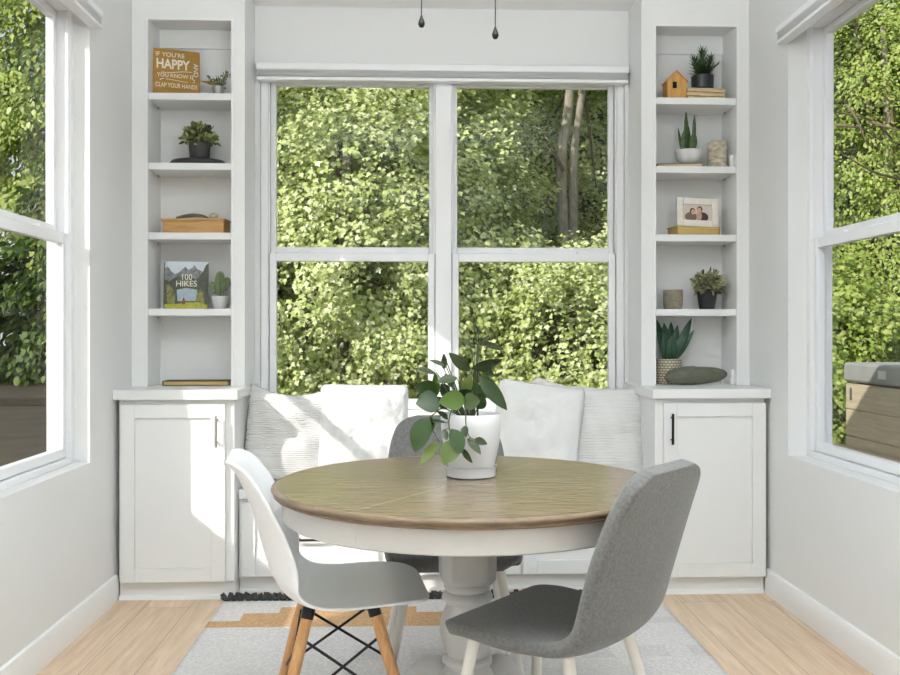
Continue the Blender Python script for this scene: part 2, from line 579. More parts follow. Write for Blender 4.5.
struct(MB().box(XL - TH, XR + TH, YR, YB + TH, -0.12, 0).build('floor', M['floor'], smooth=0, origin=(0, 0, 0)))
struct(MB().box(XL - TH, XR + TH, YR, YB + TH, ZC, ZC + 0.12).build('ceiling', M['ceil'], smooth=0))
struct(MB().box(XL - TH - 0.22, XR + TH + 0.22, YR - 0.3, YB + TH + 0.02, ZC + 0.12, ZC + 0.16).build('roof_slab', M['roof'], smooth=0))


def side_wall(name, x0, x1, w0, w1):
    m = MB()
    m.box(x0, x1, YR, w0, 0, ZC)
    m.box(x0, x1, w1, YB + TH, 0, ZC)
    m.box(x0, x1, w0, w1, 0, SILL)
    m.box(x0, x1, w0, w1, HEAD, ZC)
    return struct(m.build(name, M['wall'], smooth=0))


side_wall('wall_left', XL - TH, XL, LW0, LW1)
side_wall('wall_right', XR, XR + TH, RW0, RW1)
m = MB()
m.box(XL, BX0, YB, YB + TH, 0, ZC)
m.box(BX1, XR, YB, YB + TH, 0, ZC)
m.box(BX0, BX1, YB, YB + TH, 0, BZ0)
m.box(BX0, BX1, YB, YB + TH, BZ1, ZC)
struct(m.build('wall_back', M['wall'], smooth=0))


struct(MB().box(XL - TH, XR + TH, YR - TH, YR, 0, ZC).build('wall_rear', M['wall'], smooth=0))


def skirting(name, x, s, y0, y1):
    p = [(0, 0), (0.016, 0), (0.016, 0.088), (0.010, 0.106), (0.0, 0.110)]
    m = MB()
    v = [(x + s * a, y0, z) for a, z in p] + [(x + s * a, y1, z) for a, z in p]
    n = len(p)
    m.add(v, [tuple(range(n)), tuple(reversed(range(n, 2 * n)))] + [(i, i + n, (i + 1) % n + n, (i + 1) % n) for i in range(n)])
    return struct(m.build(name, M['trim'], smooth=30))


skirting('baseboard_left', XL, 1, YR, 4.062)
skirting('baseboard_right', XR, -1, YR, 4.062)


def sash_window(name, loc, rz, units, z0, z1, zr, stl=0.036, br=0.05, fs=0.035):
    """double-hung window: local x across, local +y outwards, z absolute. units = [(x0, x1)] clear openings between jambs"""
    w = bpy.data.objects.new(name, None)
    COL.objects.link(w)
    w.matrix_basis = Matrix.Translation(Vector((loc[0], loc[1], 0))) @ Matrix.Rotation(rz, 4, 'Z')
    w.location, w.rotation_euler = (loc[0], loc[1], 0), (0, 0, rz)
    struct(w)
    J = 0.036
    a, b = units[0][0] - J, units[-1][1] + J
    f = MB()
    f.box(a, units[0][0], 0.0, 0.095, z0, z1)
    f.box(units[-1][1], b, 0.0, 0.095, z0, z1)
    for i in range(len(units) - 1):
        f.box(units[i][1], units[i + 1][0], 0.0, 0.095, z0, z1)
    for x0, x1 in units:
        f.box(x0, x1, 0.0, 0.095, z0, z0 + fs)
        f.box(x0, x1, 0.0, 0.095, z1 - 0.035, z1)
        # stops in front of the upper sash
        f.box(x0, x0 + 0.008, 0.005, 0.018, zr, z1 - 0.035)
        f.box(x1 - 0.008, x1, 0.005, 0.018, zr, z1 - 0.035)
    f.build('frame', M['vinyl'], w, bevel=0.0025, local=True)
    g = 0.003
    for x0, x1 in units:
        for nm, y0, za, zb, top, bot, st in (('lower_sash', 0.018, z0 + fs + 0.002, zr + 0.003, 0.042, br, stl),
                                             ('upper_sash', 0.054, zr - 0.002, z1 - 0.037, 0.03, 0.036, 0.03)):
            s = MB()
            s.box(x0 + g, x0 + st, y0, y0 + 0.033, za, zb)
            s.box(x1 - st, x1 - g, y0, y0 + 0.033, za, zb)
            s.box(x0 + st, x1 - st, y0, y0 + 0.033, za, za + bot)
            s.box(x0 + st, x1 - st, y0, y0 + 0.033, zb - top, zb)
            so = s.build(nm, M['vinyl'], w, bevel=0.003, local=True)
            p = MB()
            p.box(x0 + st - 0.004, x1 - st + 0.004, y0 + 0.010, y0 + 0.023, za + bot - 0.004, zb - top + 0.004)
            p.build('pane', M['glass'], so, smooth=0, local=True)
        lk = MB()
        xm = (x0 + x1) / 2
        for dx in (-0.24, 0.24):
            lk.box(xm + dx - 0.022, xm + dx + 0.022, 0.02, 0.045, zr + 0.003, zr + 0.012)
        lk.build('sash_lock', M['vinyl'], w, bevel=0.002, local=True)
        dk = MB()
        dk.box(x0, x0 + g, 0.03, 0.04, z0 + fs + 0.002, zr)
        dk.box(x1 - g, x1, 0.03, 0.04, z0 + fs + 0.002, zr)
        dk.build('gap_shade', M['gap'], w, smooth=0, local=True)  # dark strips stand in for the shade in the gaps beside the sash
    return w


ZR = 1.545
gx = lambda u: X(u, 4.60)
U1 = (gx(269.3), gx(435.3))
U2 = (gx(451.3), gx(615.3))
sash_window('window_1', (0, YB + 0.012), 0, [U1, U2], BZ0, BZ1, ZR)
sash_window('window_2', (XL - 0.062, 0), PI / 2, [(LW0 + 0.036, LW1 - 0.036)], SILL, HEAD, ZR, 0.03, 0.038, 0.024)
sash_window('window_3', (XR + 0.078, 0), -PI / 2, [(-RW1 + 0.036, -RW0 - 0.036)], SILL, HEAD, ZR, 0.03, 0.038, 0.024)


def cellular_shade(label, T, L, z0, z1, d):
    o = thing('pleated_blind', label, 'blind', T.to_translation(), 0)
    h = z1 - z0
    m = MB()
    m.prism([(0, z1), (d, z1), (d, z1 - h * 0.42), (0, z1 - h * 0.42)], 0, L, T=T)
    m.build('headrail', M['vinyl'], o, bevel=0.006)
    m = MB()
    for k in range(4):
        za = z0 + h * 0.22 + k * h * 0.09
        m.prism([(0.006, za), (d * 0.8, za + 0.002), (d * 0.9, za + h * 0.045), (d * 0.8, za + h * 0.085), (0.006, za + h * 0.088)], 0.006, L - 0.006, T=T)
    m.build('folded_fabric', M['shade'], o)
    m = MB().prism([(0.004, z0), (d * 0.92, z0), (d * 0.92, z0 + h * 0.2), (0.004, z0 + h * 0.2)], 0.003, L - 0.003, T=T)
    m.build('bottom_rail', M['vinyl'], o, bevel=0.003)
    return o


# local x = away from wall, local y = along the wall
Tb = Matrix(((0, 1, 0, -0.768), (-1, 0, 0, YB), (0, 0, 1, 0), (0, 0, 0, 1)))
cellular_shade('long raised white pleated blind above the wide back window', Tb, 1.812, 2.374, 2.457, 0.06)
Tl = Matrix(((1, 0, 0, XL), (0, 1, 0, LW0 - 0.03), (0, 0, 1, 0), (0, 0, 0, 1)))
cellular_shade('raised white pleated blind above the window nearest the white plastic chair', Tl, LW1 - LW0 + 0.03, 2.365, 2.437, 0.055)
Tr = Matrix(((-1, 0, 0, XR), (0, -1, 0, RW1), (0, 0, 1, 0), (0, 0, 0, 1)))
cellular_shade('raised white pleated blind above the window that looks out on the hot tub', Tr, RW1 - RW0 + 0.03, 2.365, 2.437, 0.055)

# ================================================================== BUILT-INS
YC, YH = 4.06, 4.29
NX0, NX1 = -0.782, 1.052      # the niche between the two cupboards
ZT = 0.909


def shaker(mb, x0, x1, z0, z1, y, st=0.06, t=0.02):
    mb.box(x0, x0 + st, y, y + t, z0, z1)
    mb.box(x1 - st, x1, y, y + t, z0, z1)
    mb.box(x0 + st, x1 - st, y, y + t, z0, z0 + st)
    mb.box(x0 + st, x1 - st, y, y + t, z1 - st, z1)
    mb.box(x0 + st, x1 - st, y + 0.009, y + t, z0 + st, z1 - st)


def bar_pull(parent, p, L, vert, mt, y):
    h = MB()
    d = Vector((0, 0, 1)) if vert else Vector((1, 0, 0))
    c = Vector((p[0], y - 0.03, p[1]))
    h.tube([c - d * L / 2, c + d * L / 2], 0.0055, 10)
    for s in (-1, 1):
        q = c + d * s * L * 0.36
        h.tube([q, Vector((q.x, y + 0.002, q.z))], 0.004, 8)
    return h.build('handle', mt, parent)


def base_cabinet(label, x0, x1, dx0, dx1, hx, hmat, side):
    o = thing('base_cabinet', label, 'cabinet', ((x0 + x1) / 2, YC, 0))
    b = MB().box(x0, x1, YC, YB - 0.003, 0.078, 0.864)
    b.build('body', M['cab'], o, bevel=0.002)
    k = MB().box(x0, x1, YC + 0.012, YB - 0.003, 0.0, 0.077)
    k.build('toe_kick', M['cab'], o)
    s = MB().prism([(0, 0), (0.014, 0), (0.011, 0.014), (0.0, 0.020)], 0, 1, T=Matrix(((0, x1 - x0, 0, x0), (-1, 0, 0, YC + 0.012), (0, 0, 1, 0), (0, 0, 0, 1))))
    s.build('shoe_moulding', M['trim'], o)
    d = MB()
    shaker(d, dx0, dx1, 0.080, 0.846, YC - 0.021)
    do = d.build('door', M['cab'], o, bevel=0.0018)
    bar_pull(do, hx, 0.135, True, hmat, YC - 0.021)
    return o


yd = YC - 0.02
base_cabinet('white base cabinet with a sunlit door, behind the white plastic chair', XL + 0.018, NX0 - 0.003, X(120.3, yd), X(225, yd),
             (X(216.3, yd - .02), at(216, 431.5, yd - .02).z), M['pale_metal'], -1)  # paler metal carries the sunlight falling on this black pull
base_cabinet('white base cabinet with a plain shaded door, behind the grey chair', NX1 + 0.003, XR - 0.018, X(664, yd), X(766, yd),
             (X(672.3, yd - .02), at(672, 429, yd - .02).z), M['black'], 1)


def countertop(label, x0, x1):
    m = MB().box(x0, x1, YC - 0.035, YB - 0.002, 0.866, ZT)
    return tag(m.build('countertop', M['cab'], bevel=0.003), label, 'countertop')


countertop('white countertop slab with the dark closed book lying on it', XL + 0.001, -0.765)
countertop('white countertop slab under the patterned pot and the oval stone', 1.037, XR - 0.001)

SHELF_Z = [1.265, 1.614, 1.933, 2.253]


def bookcase(label, x0, x1, ox0, ox1):
    o = thing('bookcase', label, 'bookcase', ((x0 + x1) / 2, YH, ZT))
    yb = 4.50
    f = MB()
    f.box(x0, ox0, YH, YH + 0.022, ZT, ZC - 0.002)
    f.box(ox1, x1, YH, YH + 0.022, ZT, ZC - 0.002)
    f.box(ox0, ox1, YH, YH + 0.022, 2.585, ZC - 0.002)
    f.build('face_frame', M['cab'], o)
    b = MB()
    w = 0.010
    b.box(ox0 - w, ox0, YH - 0.004, YH - 0.0005, ZT, 2.585 + w)
    b.box(ox1, ox1 + w, YH - 0.004, YH - 0.0005, ZT, 2.585 + w)
    b.box(ox0, ox1, YH - 0.004, YH - 0.0005, 2.585, 2.585 + w)
    b.build('bead_moulding', M['trim'], o, bevel=0.0015)
    for xa, xb in ((x0, ox0), (ox1, x1)):
        s = MB().box(xa, xb, YH + 0.0225, YB - 0.003, ZT, ZC - 0.002)
        s.build('side_panel', M['cab'], o, smooth=0)
    MB().box(ox0, ox1, yb, YB - 0.003, ZT, 2.70).build('back_panel', M['cab'], o, smooth=0)
    MB().box(ox0, ox1, YH + 0.0225, yb, 2.605, 2.625).build('top_panel', M['cab'], o, smooth=0)
    MB().box(ox0, ox1, yb - 0.014, yb, 2.515, 2.604).build('cleat', M['cab'], o, smooth=0)
    MB().box(ox0, ox1, yb - 0.008, yb, ZT, ZT + 0.07).build('cleat', M['cab'], o, smooth=0)
    for z in SHELF_Z:
        MB().box(ox0 + 0.001, ox1 - 0.001, YH + 0.002, yb - 0.001, z - 0.032, z).build('shelf', M['cab'], o, bevel=0.002)
    for z in SHELF_Z:
        for xx in (ox0 + 0.006, ox1 - 0.006):
            MB().tube([(xx, YH + 0.15, z - 0.0325), (xx, YH + 0.15, z - 0.042)], 0.004, 8).build('shelf_pin', M['pale_metal'], o)
    return o


OL0, OL1 = X(148, YH), X(231, YH)
OR0, OR1 = X(656, YH), X(736.5, YH)
bookcase('tall white built-in bookcase holding the mustard sign and the mountain book', XL + 0.002, NX0, OL0, OL1)
bookcase('tall white built-in bookcase holding the birdhouse and the framed photograph', NX1, XR - 0.002, OR0, OR1)

# window bench with three drawers
YBN = 4.145
o = thing('window_bench', 'long white window bench with three panelled drawers under the pillows', 'bench', (0.13, YBN, 0))
MB().box(NX0 + .002, NX1 - .002, YBN, YB - 0.003, 0.07, 0.418).build('body', M['cab'], o, smooth=0)
MB().box(NX0 + .002, NX1 - .002, YBN + 0.012, YB - 0.003, 0.0, 0.069).build('toe_kick', M['cab'], o, smooth=0)
MB().box(NX0 + .002, NX1 - .002, YBN - 0.002, YBN + 0.0115, 0.0, 0.018).build('shoe_moulding', M['trim'], o, bevel=0.004)
MB().box(NX0 + .002, NX1 - .002, YBN - 0.022, YB - 0.003, 0.42, 0.462).build('seat_top', M['cab'], o, bevel=0.004)
for ua, ub in ((242, 379), (383, 519), (522.5, 648)):
    d = MB()
    shaker(d, X(ua, YBN), X(ub, YBN), 0.078, 0.405, YBN - 0.021, 0.062)
    do = d.build('drawer', M['cab'], o, bevel=0.0018)
    bar_pull(do, ((X(ua, YBN) + X(ub, YBN)) / 2, 0.243), 0.13, False, M['black'], YBN - 0.014)

# ================================================================== PILLOWS
def pillow(name, label, cen, w, h, t, mt, rx, ry=0.0, rz=0.0, sag=0.03, dimples=(), fluff=0.0, seedn=0, ears=0.05, group=None):
    """square scatter cushion standing on the bench and leaning back; local x across, z up"""
    T = Matrix.Translation(Vector(cen)) @ Matrix.Rotation(rz, 4, 'Z') @ Matrix.Rotation(rx, 4, 'X') @ Matrix.Rotation(ry, 4, 'Y')
    rnd = random.Random(seedn)
    ph = [rnd.uniform(0, 6.28) for _ in range(8)]
    m = MB()
    n = 30

    def surf(sg):
        def fn(a, b):
            u, v = 2 * a - 1, 2 * b - 1
            e = 1 - ears * (1 - (abs(u * v)) ** 0.8)
            x = u * w / 2 * (1 - 0.02 * (1 - v * v) * abs(u) ** 3) * (1 - 0.05 * abs(u * v) ** 5)
            z = v * h / 2 * (1 - 0.02 * (1 - u * u) * abs(v) ** 3) * (1 - 0.05 * abs(u * v) ** 5)
            k = max(0, (1 - abs(u) ** 2.6)) * max(0, (1 - abs(v) ** 2.6))
            y = t / 2 * k ** 0.48
            y += 0.012 * k * math.sin(3 * u + ph[0] + 2 * v) + 0.008 * k * math.sin(7 * v + ph[1] - 3 * u)
            y += 0.006 * k * math.sin(11 * u + 5 * v + ph[2])
            if fluff:
                y += fluff * k ** .3 * (math.sin(23 * u + ph[3] + 4 * math.sin(9 * v)) * math.sin(19 * v + ph[4]) + .5 * math.sin(41 * u + 31 * v))
            for du, dv in dimples:
                y -= 0.035 * math.exp(-((u - du) ** 2 + (v - dv) ** 2) / 0.012)
            z -= sag * max(0, v) * (1 - u * u)
            return (x, -sg * y, z)
        return fn
    m.grid(surf(1), n, n, T=T)
    m.grid(surf(-1), n, n, T=T, flip=True)
    o = m.build(name, mt, smooth=80)
    # weld the seam
    import bmesh
    bm = bmesh.new()
    bm.from_mesh(o.data)
    bmesh.ops.remove_doubles(bm, verts=bm.verts, dist=0.0008)
    bmesh.ops.recalc_face_normals(bm, faces=bm.faces)
    bm.to_mesh(o.data)
    bm.free()
    o.data.shade_smooth()
    return tag(o, label, 'pillow', group)


def pil(name, label, u, v, y, *a, **k):
    return pillow(name, label, at(u, v, y), *a, **k)


pil('scatter_pillow', 'ribbed off-white pillow beside the countertop with the dark book', 289, 431, 4.31, 0.40, 0.45, 0.13, M['rib'], R(-12), R(3), R(2), sag=0.055, seedn=1)
pil('scatter_pillow', 'fluffy bright white pillow crossed by a diagonal shadow band', 363, 428, 4.29, 0.42, 0.42, 0.14, M['fluffy'], R(-15), R(0.5), R(-3), fluff=0.006, sag=0.004, seedn=2)
pil('scatter_pillow', 'white pillow with two tufted dimples, beside the plant pot', 537, 426, 4.27, 0.41, 0.42, 0.13, M['linen'], R(-14), R(7), R(-8), dimples=((-0.1, 0.08), (-0.02, -0.1)), sag=0.010, seedn=3)
pil('scatter_pillow', 'ribbed linen pillow leaning against the countertop with the oval stone', 608, 431, 4.33, 0.37, 0.43, 0.13, M['rib2'], R(-12), R(3), R(5), sag=0.012, seedn=4)
pil('scatter_pillow', 'pale pink pillow of which one corner peeks out behind the tufted one', 560, 424, 4.455, 0.36, 0.40, 0.08, M['pink'], R(-4), R(14), R(0), sag=0.01, seedn=5)

# ================================================================== TABLE
TX, TY, TR = 0.1406, 2.52, 0.524
o = thing('round_dining_table', 'round pedestal table with brown oak top and white painted base', 'table', (TX, TY, 0))
m = MB()
m.lathe([(0.0001, 0.7555), (TR - 0.012, 0.7555), (TR - 0.012, 0.733), (0.0001, 0.733)], 128, (TX, TY, 0), cap=False)
m.build('table_top', M['top'], o, smooth=30)
m = MB()
m.lathe([(TR - 0.0119, 0.7556), (TR - 0.006, 0.7552), (TR - 0.001, 0.752), (TR, 0.747), (TR - 0.003, 0.7425), (TR - 0.007, 0.7405), (TR - 0.0075, 0.738),
         (TR - 0.005, 0.735), (TR - 0.009, 0.731), (TR - 0.03, 0.730), (TR - 0.03, 0.7328), (TR - 0.0119, 0.7328)], 128, (TX, TY, 0), cap=False)
m.build('table_rim', M['rim'], o, smooth=50)
m = MB().box(-0.511, 0.511, -0.001, 0.001, 0.7550, 0.75575, T=Matrix.Translation((TX, TY, 0)) @ Matrix.Rotation(R(56), 4, 'Z'))
m.build('leaf_seam', M['rim'], o, smooth=0)
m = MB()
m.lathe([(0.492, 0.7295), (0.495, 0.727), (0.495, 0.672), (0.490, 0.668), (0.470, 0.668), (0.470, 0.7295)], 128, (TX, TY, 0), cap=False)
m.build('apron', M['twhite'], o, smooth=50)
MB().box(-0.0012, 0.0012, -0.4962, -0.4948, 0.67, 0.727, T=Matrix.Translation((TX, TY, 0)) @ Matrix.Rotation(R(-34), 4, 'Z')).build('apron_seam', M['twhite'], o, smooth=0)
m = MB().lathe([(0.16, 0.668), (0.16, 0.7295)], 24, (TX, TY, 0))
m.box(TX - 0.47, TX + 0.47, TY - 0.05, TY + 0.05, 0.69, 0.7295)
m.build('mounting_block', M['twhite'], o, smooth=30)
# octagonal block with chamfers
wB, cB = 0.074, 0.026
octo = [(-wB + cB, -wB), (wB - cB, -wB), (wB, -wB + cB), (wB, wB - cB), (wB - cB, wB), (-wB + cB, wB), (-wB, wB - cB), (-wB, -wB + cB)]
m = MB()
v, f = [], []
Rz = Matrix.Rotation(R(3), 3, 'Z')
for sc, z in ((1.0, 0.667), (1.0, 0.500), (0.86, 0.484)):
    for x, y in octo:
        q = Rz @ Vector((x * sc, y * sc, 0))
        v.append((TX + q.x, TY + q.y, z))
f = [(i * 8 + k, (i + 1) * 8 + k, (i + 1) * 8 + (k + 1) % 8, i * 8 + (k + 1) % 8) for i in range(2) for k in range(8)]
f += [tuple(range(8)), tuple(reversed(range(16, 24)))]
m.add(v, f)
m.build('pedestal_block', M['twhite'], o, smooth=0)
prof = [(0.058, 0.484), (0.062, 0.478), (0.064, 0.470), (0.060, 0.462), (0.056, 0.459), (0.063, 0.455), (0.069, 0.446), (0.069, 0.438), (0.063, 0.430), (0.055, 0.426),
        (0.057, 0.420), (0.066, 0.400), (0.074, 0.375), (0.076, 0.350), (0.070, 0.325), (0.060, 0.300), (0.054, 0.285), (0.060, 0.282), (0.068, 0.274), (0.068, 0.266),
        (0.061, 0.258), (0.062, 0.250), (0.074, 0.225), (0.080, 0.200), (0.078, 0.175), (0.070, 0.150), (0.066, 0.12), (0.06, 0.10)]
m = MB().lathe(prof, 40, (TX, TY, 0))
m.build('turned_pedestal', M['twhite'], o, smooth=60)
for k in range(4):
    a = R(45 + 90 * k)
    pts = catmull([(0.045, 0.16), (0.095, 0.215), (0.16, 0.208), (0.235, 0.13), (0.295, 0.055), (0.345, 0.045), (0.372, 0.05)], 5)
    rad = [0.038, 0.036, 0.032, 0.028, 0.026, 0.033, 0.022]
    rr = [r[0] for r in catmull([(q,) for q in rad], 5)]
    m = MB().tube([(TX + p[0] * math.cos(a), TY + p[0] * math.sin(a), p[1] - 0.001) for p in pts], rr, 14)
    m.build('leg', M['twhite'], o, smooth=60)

# ================================================================== CHAIRS
def shell_mb(P, nprof=6, ns=16):
    """P: rows of (x forward, z up, half width, edge lift along the surface normal)"""
    rows = catmull(P, nprof)
    n = len(rows)
    m = MB()
    v, f = [], []
    for i, (x, z, hw, lift) in enumerate(rows):
        a, b = rows[max(0, i - 1)], rows[min(n - 1, i + 1)]
        t = Vector((b[0] - a[0], 0, b[1] - a[1])).normalized()
        nr = Vector((t.z, 0, -t.x))          # points up on the seat and forward on the back
        for k in range(ns + 1):
            s = 2 * k / ns - 1
            s2 = math.sin(s * PI / 2) * 0.35 + s * 0.65
            p = Vector((x, s2 * hw, z)) + nr * lift * abs(s2) ** 2.4
            v.append(p)
    for i in range(n - 1):
        for k in range(ns):
            a = i * (ns + 1) + k
            f.append((a, a + 1, a + ns + 2, a + ns + 1))
    m.add(v, f)
    return m


# ---- white plastic shell chair: local +x is forwards
def white_chair(label, loc, rz):
    o = thing('shell_chair', label, 'chair', loc, rz)
    P = [(0.248, 0.428, 0.085, 0.0), (0.246, 0.431, 0.135, 0.0), (0.232, 0.436, 0.178, 0.0), (0.195, 0.440, 0.210, 0.002), (0.12, 0.435, 0.230, 0.008), (0.01, 0.423, 0.235, 0.016),
         (-0.070, 0.420, 0.234, 0.030), (-0.128, 0.437, 0.231, 0.052), (-0.165, 0.478, 0.226, 0.074), (-0.188, 0.540, 0.220, 0.082), (-0.210, 0.620, 0.214, 0.072),
         (-0.236, 0.700, 0.204, 0.055), (-0.262, 0.758, 0.184, 0.040), (-0.284, 0.786, 0.152, 0.026), (-0.301, 0.796, 0.105, 0.014)]
    s = shell_mb(P)
    s.build('seat_shell', M['plastic'], o, solid=0.010, sub=1, local=True, smooth=80, offset=-1)
    for sx in (1, -1):
        for sy in (1, -1):
            top = Vector((0.095 if sx > 0 else -0.080, sy * 0.135, 0.400))
            bot = Vector((0.215 if sx > 0 else -0.18, sy * 0.215, 0.0))
            d = (bot - top)
            l = MB().tube([top, top + d * 0.3, top + d * 0.75, bot], [0.0155, 0.0165, 0.0145, 0.0115], 14)
            lo = l.build('leg', M['beech'], o, local=True)
            b = MB().tube([top - d * 0.035, top + d * 0.035], [0.0172, 0.0175], 12)
            b.tube([top + d * 0.03 + Vector((0, 0, 0.0)), Vector((top.x * 0.75, sy * 0.085, 0.410))], 0.008, 8)
            b.build('bracket', M['black'], lo, local=True)
    g = MB()
    L = {}
    for sx in (1, -1):
        for sy in (1, -1):
            top = Vector((0.095 if sx > 0 else -0.080, sy * 0.135, 0.400))
            bot = Vector((0.215 if sx > 0 else -0.18, sy * 0.215, 0.0))
            L[sx, sy] = (top, bot)
    q = lambda k, t: L[k][0].lerp(L[k][1], t)
    for sy in (1, -1):
        g.tube([q((1, sy), 0.16), q((-1, sy), 0.62)], 0.0042, 8)
        g.tube([q((-1, sy), 0.16), q((1, sy), 0.62)], 0.0042, 8)
    for sx in (1, -1):
        g.tube([q((sx, 1), 0.16), q((sx, -1), 0.62)], 0.0042, 8)
        g.tube([q((sx, -1), 0.16), q((sx, 1), 0.62)], 0.0042, 8)
    g.build('wire_struts', M['black'], o, local=True)
    return o


white_chair('white moulded plastic chair with beech legs and black wire bracing', (-0.222, 2.622, 0.0135), R(7))


# ---- grey upholstered chair
def grey_chair(label, loc, rz):
    o = thing('upholstered_chair', label, 'chair', loc, rz, )
    P = [(0.180, 0.400, 0.150, 0.0), (0.190, 0.422, 0.182, 0.0), (0.172, 0.446, 0.206, 0.0), (0.10, 0.452, 0.220, 0.002), (0.0, 0.445, 0.222, 0.004), (-0.08, 0.440, 0.214, 0.012),
         (-0.150, 0.438, 0.206, 0.024), (-0.203, 0.474, 0.203, 0.034), (-0.230, 0.552, 0.205, 0.036), (-0.252, 0.645, 0.208, 0.030), (-0.272, 0.735, 0.200, 0.018),
         (-0.286, 0.790, 0.186, 0.008), (-0.293, 0.818, 0.171, 0.003), (-0.298, 0.836, 0.146, 0.0), (-0.301, 0.846, 0.105, 0.0)]
    s = shell_mb(P)
    so = s.build('seat_shell', M['felt'], o, solid=0.036, sub=1, local=True, smooth=80, offset=-1)
    rows = catmull(P, 6)
    # welt seam around the shell's edge
    u = MB()
    u.tube([(0.13, -0.10, 0.408), (0.13, 0.10, 0.408)], 0.010, 8)
    u.tube([(-0.10, -0.10, 0.398), (-0.10, 0.10, 0.398)], 0.010, 8)
    u.tube([(0.13, -0.09, 0.406), (-0.10, -0.09, 0.398)], 0.010, 8)
    u.tube([(0.13, 0.09, 0.406), (-0.10, 0.09, 0.398)], 0.010, 8)
    u.build('under_frame', M['cream'], o, local=True)
    for sx in (1, -1):
        for sy in (1, -1):
            top = Vector((0.125 if sx > 0 else -0.135, sy * 0.14, 0.414 if sx > 0 else 0.404))
            bot = Vector((0.182 if sx > 0 else -0.235, sy * 0.218, 0.0))
            l = MB().tube([top, top.lerp(bot, 0.5), bot], [0.0155, 0.0135, 0.0100], 14)
            l.build('leg', M['cream'], o, local=True)
    return o


def retarget(o, loc, rz, label):
    o.location, o.rotation_euler = loc, (0, 0, rz)
    o['label'] = label
    return o


g1 = grey_chair('grey fabric chair seen from behind in front of the table', (0.335, 2.30, 0.0135), R(140))
g2 = retarget(copy_tree(g1), (0.12, 3.055, 0.0135), R(-88), 'grey fabric chair tucked under the far side of the table, behind the plant')
g1['group'] = g2['group'] = 'grey upholstered chairs at the table'

# ================================================================== RUG
RX0, RX1, RY0, RY1 = -0.82, 1.05, 1.15, 4.00
o = thing('area_rug', 'white woven rug with stepped tan bands and charcoal tassels under the table', 'rug', ((RX0 + RX1) / 2, (RY0 + RY1) / 2, 0))
cs = 0.02
nx, ny = int((RX1 - RX0) / cs), int((RY1 - RY0) / cs)
m = MB()


def rug_mat(x, y):
    d = RY1 - y                      # distance from the back edge
    k = (x - RX0)
    # mirrored about the middle of the rug
    if d > (RY1 - RY0) / 2:
        d = (RY1 - RY0) - d
    if k < 1.10:
        e = min(k, 1.10 - k)
        stp = 0 if e < 0.12 else (1 if e < 0.27 else 2)
        if 0.28 - 0.09 * stp < d < 0.37:
            return 1
    if k > 0.55 and 0.62 < d < 0.74 and (k * 5) % 1 < 0.62:
        return 2
    if k > 0.62 and 0.28 < d < 0.36 and k > 1.15:
        return 2
    if 0.95 < d < 1.05 and (k * 5) % 1 < 0.7:
        return 2
    return 0


vs = []
for j in range(ny + 1):
    for i in range(nx + 1):
        x, y = RX0 + (RX1 - RX0) * i / nx, RY0 + (RY1 - RY0) * j / ny
        vs.append((x, y, 0.009 + 0.0012 * math.sin(5 * x + 3 * y)))
fs, mi = [], []
for j in range(ny):
    for i in range(nx):
        a = j * (nx + 1) + i
        fs.append((a, a + 1, a + nx + 2, a + nx + 1))
        mi.append(rug_mat(RX0 + (RX1 - RX0) * (i + .5) / nx, RY0 + (RY1 - RY0) * (j + .5) / ny))
m.v = [Vector(p) for p in vs]
m.f, m.mi = fs, mi
m.build('woven_field', [M['rug_w'], M['rug_t'], M['rug_g']], o, smooth=60, solid=0.008)
rt = random.Random(3)
NT = 62
for i in range(NT):
    x = RX0 + (RX1 - RX0) * (i + 0.5) / NT
    t = MB()
    for s in range(7):
        dx, dz = rt.uniform(-0.034, 0.034), rt.uniform(0.002, 0.032)
        t.tube([(x + dx * 0.2, RY1 - 0.004, 0.012), (x + dx * 0.6, RY1 + 0.025, 0.006 + dz), (x + dx, RY1 + 0.055, 0.004 + dz * 0.4), (x + dx * 1.6 + rt.uniform(-.01, .01), RY1 + 0.085 + rt.uniform(-0.035, 0.02), 0.004 + max(0, rt.uniform(-0.02, 0.015)))], [0.006, 0.0055, 0.005, 0.003], 5)
    t.build('tassel', M['tassel'], o, smooth=60)

# ================================================================== TABLE PLANT
PX, PY = 0.156, 2.60
ZTB = 0.7560
o = thing('potted_plant', 'leafy green houseplant in a white pot on the round table', 'plant', (PX, PY, ZTB))
m = MB().lathe([(0.060, 0.0), (0.068, 0.003), (0.071, 0.026), (0.073, 0.030), (0.070, 0.030), (0.066, 0.010), (0.03, 0.008)], 40, (PX, PY, ZTB))
m.build('saucer', M['pot'], o, smooth=50)
m = MB().lathe([(0.03, 0.0105), (0.056, 0.0105), (0.061, 0.016), (0.072, 0.06), (0.080, 0.10), (0.0845, 0.14), (0.0855, 0.174), (0.0835, 0.1765), (0.0805, 0.174), (0.078, 0.14), (0.06, 0.13)], 48, (PX, PY, ZTB))
m.build('pot', M['pot'], o, smooth=50)
m = MB().lathe([(0.0785, 0.150), (0.0785, 0.156), (0.04, 0.162), (0.001, 0.163)], 30, (PX, PY, ZTB))
m.build('soil', M['soil'], o)
